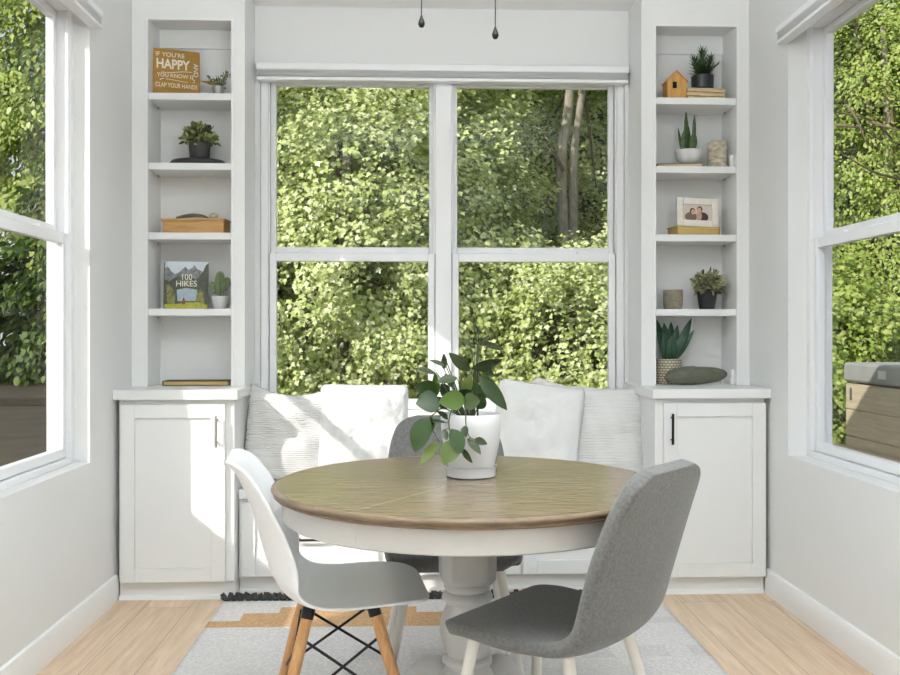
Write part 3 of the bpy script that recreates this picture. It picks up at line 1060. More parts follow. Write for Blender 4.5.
LEAVES = [  # base px, tip px, width px, depth shift, material index, tilt
    (427, 417, 414.7, 452, 20, -.10, 0, .3), (439, 442, 420, 464, 11, -.11, 1, .5), (458, 440, 443, 464, 19, -.125, 1, .3), (452, 429, 462, 453, 15, -.135, 0, -.3),
    (467.6, 439, 481, 454, 8.5, -.10, 2, -.4), (475, 439, 487, 444, 7, -.10, 2, .2), (462, 448, 472, 463, 6, -.12, 2, .6), (440, 402, 416, 403.5, 23, -.06, 0, .2),
    (437, 389, 415, 386, 15, -.03, 0, -.5), (465, 399, 439, 402, 18, -.07, 1, -.2), (463, 402, 480, 401, 16, -.06, 0, .2), (479, 375, 507, 410, 14, -.02, 0, .2),
    (472, 369, 502, 360, 10, 0.0, 0, .6), (482, 342, 504, 350, 6, .02, 2, .5), (470, 371, 449, 353, 11, .02, 2, -.4), (475, 348, 459, 338, 6, .03, 2, .5),
    (446, 366, 430, 360, 5, .0, 2, .3), (436, 374, 415, 368, 8, -.02, 2, .6), (457, 378, 437, 382, 11, -.04, 2, .5), (436, 397, 435, 373, 8, -.01, 1, .3),
    (463, 393, 471, 375, 11, .0, 1, .3), (478, 409, 484, 396, 11, -.03, 0, .2), (447, 423, 420, 420, 8, -.08, 0, .9), (449, 419, 437, 411, 6, -.05, 2, .3),
    (444, 369, 444, 354, 6, .01, 2, .2), (432, 419, 427, 436, 10, -.08, 1, .3), (443, 430, 447, 440, 7, -.10, 2, .2), (464, 426, 466, 437, 8, -.10, 2, .5),
    (453, 387, 445, 374, 9, .02, 2, .4), (470, 384, 484, 393, 9, .01, 0, .4), (480, 345, 489, 336, 5, .02, 2, .2), (478, 334, 473, 322, 5, .03, 2, .3),
    (455, 405, 446, 392, 12, .04, 0, .2), (468, 400, 462, 382, 13, .06, 0, .2), (476, 398, 490, 384, 12, .05, 0, .4), (448, 408, 432, 398, 12, .03, 0, .4),
    (481, 366, 494, 376, 9, .04, 0, .5), (458, 400, 470, 390, 13, -.04, 0, .4), (447, 396, 441, 384, 12, .0, 0, .3)]
m = MB()
st = MB()
crown = Vector((PX, PY, ZTB + 0.165))
VPTS = []
for vine in ([(458, 409, -.02), (452, 410, -.085), (449, 420, -.105), (450, 431, -.11), (455, 438, -.115), (459, 444, -.115)],
             [(466, 409, -.02), (466, 411, -.088), (466, 424, -.10), (469, 436, -.105), (476, 440, -.105)],
             [(446, 409, -.02), (440, 409, -.06), (434, 414, -.085), (429, 419, -.10), (434, 432, -.11), (439, 441, -.11)]):
    vp = catmull([tuple(at(a_, b_, PY + d_)) for a_, b_, d_ in vine], 4)
    st.tube([crown + Vector((0, 0, -0.01))] + vp, [0.0024] + [0.0022 - 0.001 * q / len(vp) for q in range(len(vp))], 6)
    VPTS += [Vector(p) for p in vp[6:]]
for bu, bv, tu, tv, w, dy, mi_, tilt in LEAVES:
    b, t = at(bu, bv, PY + dy), at(tu, tv, PY + dy - 0.02)
    d = (t - b).normalized()
    up = Vector((0, -1, 0.35))
    up = Matrix.Rotation(tilt, 3, d) @ up
    leaf(m, b, t, w * 1.08 * PY / F_PX, up, fold=0.22, droop=0.10, n=8, mi=mi_)
    if b.z < crown.z + 0.012:
        q = min(VPTS, key=lambda p: (p - b).length)
        st.tube([q, q.lerp(b, 0.5), b, b.lerp(t, 0.12)], [0.0014, 0.0013, 0.0012, 0.0008], 6)
        continue
    root = crown + Vector(((b.x - PX) * 0.25, (b.y - PY) * 0.3, -0.01))
    sp_ = catmull([root, root.lerp(b, 0.55) + Vector((0, 0, 0.008)), b, b.lerp(t, 0.12)], 4)
    st.tube(sp_, [0.0020 - 0.0011 * q / (len(sp_) - 1) for q in range(len(sp_))], 6)
for du, tp in ((0, (479, 326)), (-.02, (446, 360)), (.02, (470, 342)), (0.01, (462, 372)), (-.01, (436, 372))):
    tp_ = at(tp[0], tp[1], PY + du)
    root = crown + Vector((du, 0.01, -0.01))
    st.tube([root, root.lerp(tp_, 0.5) + Vector((0.006, 0, 0)), tp_], [0.0032, 0.0026, 0.0012], 7)
m.build('foliage', [M['leaf_big'], M['leaf_bright'], M['leaf_grey']], o, smooth=70)
st.build('stems', M['stem'], o, smooth=70)

# ================================================================== SHELF DECOR
YS = 4.385      # middle of the shelf depth
pxm = lambda y=YS: y / F_PX   # metres per pixel


def small_bush(mb, c, rx, rz, n, ll, lw, seedn, zmin=-0.2, kind='oval'):
    r = random.Random(seedn)
    for i in range(n):
        th, ph = r.uniform(0, 2 * PI), r.uniform(zmin, 1.0)
        q = math.sqrt(max(0, 1 - ph * ph))
        d = Vector((math.cos(th) * q, math.sin(th) * q, ph))
        k = r.uniform(0.35, 0.85)
        b = Vector(c) + Vector((d.x * rx, d.y * min(rx, 0.075), d.z * rz)) * k
        dd = (d * 0.7 + Vector((r.uniform(-.8, .8), r.uniform(-.8, .8), r.uniform(-.4, .6)))).normalized()
        t = b + dd * ll * r.uniform(0.7, 1.2)
        leaf(mb, b, t, lw * r.uniform(0.8, 1.2), Vector((r.uniform(-.8, .8), r.uniform(-1.2, 0.2), r.uniform(.2, 1))), fold=0.2, droop=0.1, n=4, kind=kind)


def twigs(mb, c, rx, rz, n, seedn):
    r = random.Random(seedn)
    for i in range(n):
        a = r.uniform(0, 2 * PI)
        t = Vector(c) + Vector((math.cos(a) * rx * .8, math.sin(a) * min(rx, .07) * .8, r.uniform(0.2, 0.9) * rz))
        b = Vector((c[0], c[1], c[2] - 0.02))
        mb.tube([b, b.lerp(t, 0.5) + Vector((0, 0, 0.008)), t], [0.0018, 0.0014, 0.0008], 5)


# --- mustard sign
zs = SHELF_Z[3] + 0.001
a0, a1 = at(156.5, 92, 4.40), at(199.5, 92, 4.445)
w_ = 0.212
o = thing('wooden_sign', 'mustard yellow square sign with white hand lettering reading HAPPY', 'sign', ((a0.x + a1.x) / 2, 4.40, zs), R(20))
lean = Matrix.Rotation(R(-6), 4, 'X')
m = MB().box(-w_ / 2, w_ / 2, -0.010, 0.010, 0, 0.232, T=lean)
m.build('board', M['mustard'], o, bevel=0.002, local=True)
Tt = lambda x, z, r=0: lean @ Matrix.Translation((x, -0.0105, z)) @ Matrix.Rotation(PI / 2, 4, 'X') @ Matrix.Rotation(r, 4, 'Z')
text_part("IF YOU'RE", 'lettering', M['white_ink'], o, 0.030, Tt(-0.030, 0.203))
text_part('HAPPY', 'lettering', M['white_ink'], o, 0.064, Tt(-0.018, 0.157), 0.78, bold=0.025)
text_part('AND', 'lettering', M['white_ink'], o, 0.030, Tt(0.086, 0.140, -PI / 2), 1.0)
text_part('YOU KNOW IT', 'lettering', M['white_ink'], o, 0.026, Tt(-0.005, 0.104), 0.95)
text_part('CLAP YOUR HANDS', 'lettering', M['white_ink'], o, 0.030, Tt(-0.002, 0.056), 0.70)
m = MB()
for s in (-1, 1):
    m.tube([lean @ Vector((s * 0.07 - 0.006, -0.0106, 0.092 + 0.01 * s)), lean @ Vector((s * 0.07 + 0.012, -0.0106, 0.088))], 0.0016, 5)
    m.tube([lean @ Vector((s * 0.075 - 0.002, -0.0106, 0.078)), lean @ Vector((s * 0.075 + 0.006, -0.0106, 0.084))], 0.0016, 5)
m.tube([lean @ Vector((x, -0.0106, 0.123 + 0.006 * math.sin(x * 30))) for x in [-.07 + .01 * k for k in range(15)]], 0.0014, 5)
m.tube([lean @ Vector((x, -0.0106, 0.082 - 0.004 * math.sin(x * 30))) for x in [-.05 + .01 * k for k in range(11)]], 0.0012, 5)
m.build('painted_flourish', M['white_ink'], o, local=True)

# --- small plant in zinc pot
c = at(218.5, 92, YS)
o = thing('potted_plant', 'tiny plant in a tapered zinc pot beside the mustard sign', 'plant', (c.x, YS, zs))
MB().lathe([(0.019, 0), (0.020, 0.002), (0.028, 0.050), (0.029, 0.052), (0.027, 0.052), (0.02, 0.046)], 24, (c.x, YS, zs)).build('pot', M['zinc'], o)
m = MB()
small_bush(m, (c.x, YS, zs + 0.058), 0.040, 0.030, 55, 0.026, 0.008, 11)
for dx in (-0.045, 0.030, 0.045):
    small_bush(m, (c.x + dx, YS, zs + 0.098 - abs(dx - 0.03) * 0.2), 0.012, 0.022, 16, 0.016, 0.006, int(dx * 1000) + 77)
m.build('foliage', M['leaf_small'], o)
s = MB()
twigs(s, (c.x, YS, zs + 0.05), 0.045, 0.06, 12, 4)
for dx in (-0.045, 0.030, 0.045):
    s.tube([(c.x, YS, zs + 0.045), (c.x + dx * .6, YS, zs + 0.075), (c.x + dx, YS, zs + 0.105)], 0.0015, 5)
s.build('stems', M['stem'], o)
m = MB()
leaf(m, (c.x + 0.005, YS - 0.01, zs + 0.056), (c.x - 0.078, YS - 0.02, zs + 0.074), 0.018, (0, -1, .5), n=5, fold=.1)
m.build('dry_leaf', M['mustard'], o, solid=0.0015)

# --- plant in charcoal pot on round tray
zs = SHELF_Z[2] + 0.001
c = at(198, 162, YS)
m = MB().lathe([(0.118, 0), (0.126, 0.004), (0.130, 0.014), (0.118, 0.026), (0.08, 0.0325), (0.0001, 0.0335)], 48, (c.x, YS, zs), sy=0.62)
tag(m.build('round_tray', M['tray'], smooth=50), 'round dark iron tray under the charcoal potted plant', 'tray')
c = at(199.5, 157, YS)
zz = zs + 0.0340
o = thing('potted_plant', 'bushy plant in a charcoal pot standing on the round dark tray', 'plant', (c.x, YS, zz))
MB().lathe([(0.044, 0), (0.045, 0.002), (0.050, 0.064), (0.053, 0.066), (0.053, 0.072), (0.048, 0.072), (0.045, 0.062)], 30, (c.x, YS, zz)).build('pot', M['potdark'], o)
m = MB()
small_bush(m, (c.x, YS, zz + 0.088), 0.090, 0.085, 240, 0.032, 0.023, 21, zmin=-0.25)
m.build('foliage', M['leaf_small'], o)
s = MB()
twigs(s, (c.x, YS, zz + 0.075), 0.085, 0.10, 24, 5)
s.build('stems', M['stem'], o)

# --- wooden box with lid and driftwood
zs = SHELF_Z[1] + 0.001
a, b = at(163, 232, 4.345), at(225, 232, 4.345)
o = thing('wooden_box', 'long honey coloured wooden box below the plant on the iron tray', 'box', ((a.x + b.x) / 2, 4.40, zs), R(-4))
L = b.x - a.x
MB().box(-L / 2, L / 2, -0.055, 0.055, 0, 0.058).build('body', M['boxwood'], o, bevel=0.002, local=True)
MB().box(-L / 2 - 0.010, L / 2 + 0.006, -0.060, 0.060, 0.0583, 0.070).build('lid', M['boxwood'], o, bevel=0.003, local=True)
c = at(192, 216, 4.385)
m = MB()
zb = zs + 0.0705
m.tube(catmull([(c.x - 0.070, 4.37, zb + 0.005), (c.x - 0.03, 4.375, zb + 0.013), (c.x + 0.01, 4.385, zb + 0.018), (c.x + 0.05, 4.385, zb + 0.015), (c.x + 0.078, 4.38, zb + 0.007)], 5),
       [0.003 + 0.010 * math.sin(PI * min(1, (k + 1) / 21)) for k in range(21)], 10, sq=0.75)
tag(m.build('driftwood', M['drift'], smooth=60), 'curved grey piece of driftwood lying on the honey wooden box', 'driftwood')
m = MB().lathe([(0.001, 0.0), (0.014, 0.002), (0.022, 0.010), (0.021, 0.018), (0.012, 0.026), (0.001, 0.029)], 16, (at(214.5, 216, 4.385).x, 4.37, zb), sy=0.8)
tag(m.build('seashell', M['shell'], smooth=60), 'small pale rounded shell at the end of the driftwood', 'shell')

# --- standing book with mountain cover
zs = SHELF_Z[0] + 0.001
a, b = at(163, 308, 4.37), at(207, 308, 4.37)
o = thing('hardcover_book', 'standing book with a mountain and forest photograph on its cover', 'book', ((a.x + b.x) / 2, 4.395, zs), R(5))
W, H = (b.x - a.x) * 0.97, 0.223
lean = Matrix.Rotation(R(-7), 4, 'X')
MB().box(-W / 2, W / 2 - 0.001, -0.008, 0.008, 0.002, H - 0.003, T=lean).build('pages', M['pages'], o, smooth=0, local=True)
m = MB().box(-W / 2 - 0.002, W / 2, -0.0110, -0.0082, 0, H, T=lean).box(-W / 2 - 0.002, W / 2, 0.0082, 0.011, 0, H, T=lean).box(-W / 2 - 0.005, -W / 2 - 0.002, -0.011, 0.011, 0, H, T=lean)
m.build('cover', M['mt2'], o, bevel=0.0008, local=True)


def printed(polys, name, mt, y, par):
    m_ = MB()
    for p in polys:
        m_.prism([(x * W - W / 2, z * H) for x, z in p], y, y + 0.0002, T=lean)
    return m_.build(name, mt, par, smooth=0, local=True)


y_ = -0.0113
printed([[(0, 0.6), (1, 0.6), (1, 1), (0, 1)]], 'printed_sky', M['sky_b'], y_, o)
printed([[(0, .5), (0, .86), (.06, .90), (.14, .80), (.22, .74), (.30, .76), (.40, .84), (.47, .90), (.54, .83), (.62, .86), (.68, .93), (.75, .84), (.86, .80), (1, .76), (1, .5)]], 'printed_peaks', M['mt1'], y_ - .0003, o)
printed([[(0, .05), (0, .62), (.1, .58), (.2, .64), (.3, .70), (.4, .66), (.5, .74), (.6, .68), (.72, .62), (.8, .70), (.88, .78), (.94, .92), (1, .97), (1, .05)]], 'printed_forest', M['mt2'], y_ - .0006, o)
printed([[(.06, .1), (.04, .5), (.1, .52), (.18, .42), (.25, .3), (.24, .1)], [(.75, .1), (.72, .3), (.84, .42), (.9, .3), (.92, .1)], [(.3, .52), (.5, .6), (.7, .52), (.6, .48), (.4, .48)]], 'printed_trees', M['mt3'], y_ - .0009, o)
printed([[(.30, .16), (.28, .40), (.50, .44), (.76, .40), (.72, .16)]], 'printed_lake', M['water'], y_ - .0012, o)
printed([[(0, 0), (0, .09), (.3, .10), (.5, .13), (.75, .14), (1, .08), (1, 0)]], 'printed_meadow', M['mead'], y_ - .0015, o)
printed([[(.40, .09), (.42, .20), (.44, .24), (.47, .20), (.48, .09)]], 'printed_figure', M['redp'], y_ - .0018, o)
TT = lambda x, z: lean @ Matrix.Translation((x, y_ - 0.002, z)) @ Matrix.Rotation(PI / 2, 4, 'X')
text_part('100', 'lettering', M['white_ink'], o, 0.040, TT(0.0, 0.148), 0.9, 0.0002)
text_part('HIKES', 'lettering', M['white_ink'], o, 0.040, TT(0.0, 0.117), 0.95, 0.0002)

# --- cactus
c = at(220, 308, YS)
o = thing('potted_cactus', 'small three-armed cactus in a white pot beside the mountain book', 'cactus', (c.x, YS, zs))
MB().lathe([(0.028, 0), (0.030, 0.002), (0.040, 0.056), (0.041, 0.060), (0.038, 0.060), (0.035, 0.05)], 28, (c.x, YS, zs)).build('pot', M['concrete'], o)
MB().lathe([(0.037, 0.052), (0.037, 0.056), (0.001, 0.060)], 20, (c.x, YS, zs)).build('soil', M['soil'], o)


def ribbed_column(mb, base, pts, r, ribs=9):
    n = ribs * 4
    V_, F_ = [], []
    pts = [Vector(p) for p in pts]
    for i, p in enumerate(pts):
        t = i / (len(pts) - 1)
        rr = r * (0.75 + 0.5 * math.sin(PI * min(1, t * 1.05 + .1) * .8)) * (1 if t < 0.8 else math.sqrt(max(0.01, 1 - ((t - 0.8) / 0.2) ** 2)))
        for k in range(n):
            a = 2 * PI * k / n
            q = rr * (1 + 0.16 * math.cos(a * ribs))
            V_.append((p.x + q * math.cos(a), p.y + q * math.sin(a), p.z))
    for i in range(len(pts) - 1):
        for k in range(n):
            F_.append((i * n + k, i * n + (k + 1) % n, (i + 1) * n + (k + 1) % n, (i + 1) * n + k))
    F_.append(tuple(range((len(pts) - 1) * n, len(pts) * n)))
    mb.add(V_, F_)


m = MB()
ribbed_column(m, c, [(c.x, YS, zs + 0.056 + 0.122 * t / 14) for t in range(15)], 0.0165)
m.build('stem', M['cactus'], o, smooth=70)
for s, h0, h1 in ((-1, 0.075, 0.128), (1, 0.085, 0.150)):
    m = MB()
    ribbed_column(m, c, [(c.x + s * (0.020 + 0.014 * min(1, t / 4)), YS, zs + h0 + (h1 - h0) * t / 10) for t in range(11)], 0.0115, 7)
    m.build('arm', M['cactus'], o, smooth=70)

# --- closed book on counter
a, b = at(164, 386, 4.36), at(228, 386, 4.36)
o = thing('closed_book', 'thin dark olive book lying closed on the countertop under the mountain book', 'book', ((a.x + b.x) / 2, 4.40, ZT + .001), R(2))
L = b.x - a.x
MB().box(-L / 2 + 0.003, L / 2, -0.058, 0.058, 0.0032, 0.0188).build('pages', M['goldpages'], o, smooth=0, local=True)
m = MB().box(-L / 2, L / 2 + 0.003, -0.062, 0.062, 0, 0.003).box(-L / 2, L / 2 + 0.003, -0.062, 0.062, 0.019, 0.022).box(-L / 2 - 0.003, -L / 2, -0.062, 0.062, 0, 0.022)
m.build('cover', M['dkpaper'], o, bevel=0.0008, local=True)

# ---------------- right bookcase
zs = SHELF_Z[3] + 0.001
# birdhouse
c = at(672, 97, YS)
o = thing('wooden_birdhouse', 'small honey wood birdhouse with a square dark hole', 'birdhouse', (c.x + .004, 4.365, zs), R(2))
wb, hb, pk = 0.046, 0.083, 0.128
m = MB().prism([(-wb, 0), (wb, 0), (wb, hb), (0, pk), (-wb, hb)], -0.045, 0.030)
m.build('body', M['birdwood'], o, bevel=0.0012, local=True)
m = MB()
for s in (-1, 1):
    m.prism([(0, pk + 0.001), (s * (wb + 0.006), hb - 0.005), (s * (wb + 0.006), hb + 0.001), (0, pk + 0.008)][::s], -0.048, 0.033)
m.build('roof', M['birdwood'], o, local=True)
MB().box(-0.021, -0.001, -0.0465, -0.0452, 0.050, 0.080).build('entrance_hole', M['hole'], o, smooth=0, local=True)

# weathered board stack + spiky plant
a, b = at(684, 97, 4.36), at(724, 97, 4.36)
o = thing('weathered_block', 'stack of weathered cream boards under the black pot', 'wood block', ((a.x + b.x) / 2, 4.395, zs), R(5))
L = b.x - a.x
for k in range(3):
    e = (0.004, -0.002, 0.003)[k]
    MB().box(-L / 2 + e, L / 2 + e * .5, -0.052, 0.052, k * 0.0205, k * 0.0205 + 0.0185).build('board', M['rustic'], o, bevel=0.0025, local=True)
m = MB()
for k in range(2):
    m.box(-L / 2 + 0.006, L / 2 - 0.006, -0.047, 0.047, k * 0.0205 + 0.0186, k * 0.0205 + 0.0204)
m.build('dark_seam', M['rustdark'], o, smooth=0, local=True)
zz = zs + 0.0603
c = at(702.5, 84, YS)
o = thing('potted_plant', 'upright spiky green plant in a black pot on the weathered boards', 'plant', (c.x, YS, zz))
MB().lathe([(0.048, 0), (0.051, 0.003), (0.053, 0.058), (0.0535, 0.063), (0.050, 0.063), (0.048, 0.05)], 32, (c.x, YS, zz)).build('pot', M['potblack'], o)
m = MB()
r = random.Random(31)
for sx, hh, n in ((0.0, 0.135, 110), (-0.018, 0.09, 70), (0.018, 0.095, 72), (0.0, 0.07, 70)):
    for i in range(n):
        t = i / n
        a_ = i * 2.4
        lean_ = sx * 1.2 * t
        b = Vector((c.x + sx + lean_, YS, zz + 0.058 + hh * 0.85 * t))
        l = 0.056 * (1 - 0.6 * t)
        leaf(m, b, b + Vector((math.cos(a_) * l, math.sin(a_) * l * 0.8, 0.012 + 0.03 * t)), 0.0105, (0, 0, 1), n=3, fold=.25, kind='spike')
for i in range(22):
    t = i / 22
    b = Vector((c.x + 0.02 + 0.058 * t, YS, zz + 0.075 + 0.05 * t))
    a_ = i * 2.4
    leaf(m, b, b + Vector((math.cos(a_) * 0.012 + 0.015, math.sin(a_) * 0.02, 0.02)), 0.007, (0, 0, 1), n=3, kind='spike')
m.build('foliage', M['leaf_dark'], o)
s = MB()
for sx, hh in ((0.0, 0.135), (-0.024, 0.085), (0.026, 0.09)):
    s.tube([(c.x + sx * .6, YS, zz + 0.05), (c.x + sx, YS, zz + .058), (c.x + sx * 2.1, YS, zz + 0.058 + hh * .85)], 0.0022, 6)
s.tube([(c.x, YS, zz + 0.055), (c.x + 0.02, YS, zz + 0.075), (c.x + 0.08, YS, zz + 0.127)], 0.0018, 6)
s.build('stems', M['stem'], o)

# shelf: book, bowl with snake plant, birch log, white block
zs = SHELF_Z[2] + 0.001
a, b = at(656.5, 166, 4.35), at(704, 166, 4.35)
o = thing('closed_book', 'brown covered book lying under the white bowl of snake plant', 'book', ((a.x + b.x) / 2 + .003, 4.395, zs), R(-9))
L = (b.x - a.x) * .90
MB().box(-L / 2 + 0.003, L / 2, -0.050, 0.050, 0.0032, 0.0188).build('pages', M['pages'], o, smooth=0, local=True)
m = MB().box(-L / 2, L / 2 + 0.003, -0.053, 0.053, 0, 0.003).box(-L / 2, L / 2 + 0.003, -0.053, 0.053, 0.019, 0.022).box(-L / 2 - 0.003, -L / 2, -0.053, 0.053, 0, 0.022)
m.build('cover', M['greycover'], o, bevel=0.0008, local=True)
c = at(688.5, 161, YS)
zz = zs + 0.0222
o = thing('potted_plant', 'snake plant in a shallow white stone bowl on the brown book', 'plant', (c.x, YS, zz))
MB().lathe([(0.026, 0), (0.032, 0.001), (0.050, 0.018), (0.061, 0.044), (0.0635, 0.066), (0.061, 0.067), (0.058, 0.05), (0.04, 0.045)], 36, (c.x, YS, zz)).build('bowl', M['concrete'], o, smooth=60)
MB().lathe([(0.058, 0.052), (0.058, 0.057), (0.001, 0.060)], 24, (c.x, YS, zz)).build('soil', M['soil'], o)
m = MB()
for bu, tu, tv, w, dy in ((686, 686, 112, 5, .015), (693, 694.5, 114, 4, .01), (683.5, 685, 127.5, 6, -.012), (692, 694, 131, 6.5, -.015), (682, 678, 128, 2.6, .0), (689, 688, 124, 4, .02)):
    bb = Vector((X(bu, YS + dy), YS + dy, zz + 0.055))
    tt = at(tu, tv, YS + dy)
    leaf(m, bb, tt, w * pxm() * 1.25, (0, -1, .1), fold=.3, droop=0.0, n=8, kind='oval' if tv > 124 else 'blade')
m.build('leaves', M['snake'], o, solid=0.0015)
c = at(717, 166, YS)
m = MB()
pr = [(0.044, 0), (0.047, 0.003), (0.0475, 0.03), (0.046, 0.062), (0.0475, 0.068), (0.047, 0.10), (0.0465, 0.128), (0.044, 0.132), (0.001, 0.132)]
m.lathe(pr, 32, (c.x, 4.38, zs))
tag(m.build('birch_log', M['birch'], smooth=50), 'short birch bark log standing beside the white bowl', 'birch log')
a = at(735.2, 166, 4.36)
m = MB().box(OR1 - 0.019, OR1 - 0.002, 4.318, 4.345, zs, zs + 0.058)
tag(m.build('white_block', M['label'], bevel=0.003), 'small white block against the side panel beside the birch log', 'block')

# shelf: book with framed photo
zs = SHELF_Z[1] + 0.001
a, b = at(672, 234, 4.345), at(721, 234, 4.345)
o = thing('closed_book', 'thick gilt-edged book lying under the white picture frame', 'book', ((a.x + b.x) / 2, 4.40, zs), R(10))
L = (b.x - a.x) * 0.93
MB().box(-L / 2 + 0.004, L / 2 - .002, -0.052, 0.052, 0.0032, 0.0388).build('pages', M['goldpages'], o, smooth=0, local=True)
m = MB().box(-L / 2 - .004, L / 2 + 0.003, -0.056, 0.056, 0, 0.003).box(-L / 2 - .004, L / 2 + 0.003, -0.056, 0.056, 0.039, 0.042)
m.box(L / 2, L / 2 + 0.003, -0.056, 0.056, 0.003, 0.039)
m.build('cover', M['goldpages'], o, bevel=0.0008, local=True)
zz = zs + 0.0425
a, b = at(677, 225, 4.37), at(719.5, 225, 4.37)
o = thing('picture_frame', 'white picture frame with a portrait of two people', 'picture frame', ((a.x + b.x) / 2, 4.385, zz), R(4))
W, H = b.x - a.x, 0.142
lean = Matrix.Rotation(R(-8), 4, 'X') @ Matrix.Rotation(R(2), 4, 'Y')
fw = 0.031
m = MB()
m.box(-W / 2, -W / 2 + fw, -0.008, 0.008, 0.003, H, T=lean).box(W / 2 - fw, W / 2, -0.008, 0.008, 0.003, H, T=lean)
m.box(-W / 2 + fw, W / 2 - fw, -0.008, 0.008, 0.003, fw + .003, T=lean).box(-W / 2 + fw, W / 2 - fw, -0.008, 0.008, H - fw, H, T=lean)
m.build('frame', M['frame'], o, bevel=0.002, local=True)
ph = MB().box(-W / 2 + fw, W / 2 - fw, 0.001, 0.004, fw, H - fw, T=lean).build('photograph', M['photo'], o, smooth=0, local=True)


def disc(mb, x, z, rx, rz, y, mi):
    mb.prism([(x + rx * math.cos(-2 * PI * k / 20), z + rz * math.sin(-2 * PI * k / 20)) for k in range(20)][::-1], y, y + 0.0003, mi=mi, T=lean)


m = MB()
b0 = fw + .003
disc(m, -0.030, b0 + 0.018, 0.030, 0.022, 0.0006, 2)
disc(m, 0.026, b0 + 0.018, 0.030, 0.024, 0.0005, 4)
disc(m, 0.010, b0 + 0.024, 0.014, 0.024, 0.0002, 3)
disc(m, -0.022, b0 + 0.045, 0.014, 0.016, 0.0004, 0)
disc(m, -0.019, b0 + 0.041, 0.010, 0.013, 0.0000, 1)
disc(m, 0.014, b0 + 0.056, 0.014, 0.015, 0.0003, 0)
disc(m, 0.011, b0 + 0.051, 0.010, 0.013, -0.0002, 1)
m.build('portrait_print', [M['hair'], M['skin'], M['shirt'], M['shirt2'], M['jeans']], ph, smooth=0, local=True)

# shelf: stoneware cup, dusty plant in black pot
zs = SHELF_Z[0] + 0.001
c = at(673, 309, YS)
m = MB().lathe([(0.038, 0), (0.042, 0.003), (0.046, 0.03), (0.0465, 0.06), (0.0455, 0.090), (0.044, 0.093), (0.042, 0.090), (0.042, 0.03), (0.02, 0.02)], 32, (c.x, YS, zs))
tag(m.build('stoneware_cup', M['cup'], smooth=50), 'mottled grey-brown stoneware cup beside the tapered black pot', 'cup')
c = at(707, 309, YS)
o = thing('potted_plant', 'dusty green bushy plant in a tapered black pot', 'plant', (c.x, YS, zs))
MB().lathe([(0.034, 0), (0.036, 0.002), (0.048, 0.080), (0.050, 0.083), (0.047, 0.083), (0.04, 0.07)], 4 * 8, (c.x, YS, zs)).build('pot', M['potblack'], o)
m = MB()
small_bush(m, (c.x + 0.004, YS, zs + 0.115), 0.085, 0.078, 210, 0.032, 0.019, 41, zmin=-0.55)
m.build('foliage', M['leaf_dusty'], o)
s = MB()
twigs(s, (c.x, YS, zs + 0.085), 0.085, 0.10, 24, 6)
s.build('stems', M['stem'], o)

# counter: patterned pot with agave, oval stone, white block
zs = ZT + 0.001
mp_, nt, bs, out = new_mat('woven_pot_pattern')
tc = N(nt, 'ShaderNodeTexCoord')
sp = N(nt, 'ShaderNodeSeparateXYZ')
nt.links.new(tc.outputs['Object'], sp.inputs[0])
at2 = N(nt, 'ShaderNodeMath', operation='ARCTAN2')
nt.links.new(sp.outputs['Y'], at2.inputs[0])
nt.links.new(sp.outputs['X'], at2.inputs[1])
ml = N(nt, 'ShaderNodeMath', operation='MULTIPLY')
ml.inputs[1].default_value = 0.063
nt.links.new(at2.outputs[0], ml.inputs[0])
cb = N(nt, 'ShaderNodeCombineXYZ')
nt.links.new(ml.outputs[0], cb.inputs['X'])
nt.links.new(sp.outputs['Z'], cb.inputs['Y'])
bk = N(nt, 'ShaderNodeTexBrick')
bk.inputs['Color1'].default_value = lin(206, 198, 178)
bk.inputs['Color2'].default_value = lin(196, 186, 164)
bk.inputs['Mortar'].default_value = lin(112, 104, 84)
bk.inputs['Scale'].default_value = 1.0
bk.inputs['Mortar Size'].default_value = 0.0022
bk.inputs['Brick Width'].default_value = 0.018
bk.inputs['Row Height'].default_value = 0.0125
nt.links.new(cb.outputs[0], bk.inputs['Vector'])
nt.links.new(bk.outputs['Color'], bs.inputs['Base Color'])
bs.inputs['Roughness'].default_value = 0.7
c = at(669, 385, 4.40)
ax, ay = max(c.x, OR0 + 0.066), 4.415
o = thing('potted_plant', 'broad-leaved agave in a cream woven-pattern pot behind the oval stone', 'plant', (ax, ay, zs))
MB().lathe([(0.055, 0), (0.058, 0.003), (0.062, 0.06), (0.063, 0.118), (0.060, 0.120), (0.057, 0.115), (0.05, 0.10)], 40, (ax, ay, zs)).build('pot', mp_, o)
MB().lathe([(0.057, 0.100), (0.057, 0.106), (0.001, 0.110)], 24, (ax, ay, zs)).build('soil', M['soil'], o)
m = MB()
for du, dv, w, dy in ((-10, -66, 8, .03), (-3, -60, 10, .02), (5, -62, 9, .03), (24, -68, 9, -.005), (26, -48, 7, -.01), (14, -36, 8, -.03), (-6, -46, 11, -.03), (2, -40, 12, -.035), (-11, -44, 8, -.02), (10, -56, 9, .0)):
    bb = Vector((ax + du * 0.0008, ay + dy * 0.3, zs + 0.100))
    tt = Vector((min(max(ax + du * pxm(), OR0 + 0.004), OR1), ay + dy, zs + 0.118 - dv * pxm() * 0.62))
    leaf(m, bb, tt, w * pxm() * 1.05, (0, -1, .5 if dv > -50 else .2), fold=.5, droop=0.06, n=9, kind='oval')
m.build('leaves', M['agave'], o, solid=0.003, smooth=70)
c = at(695.5, 386, 4.33)
m = MB()
rings = 14


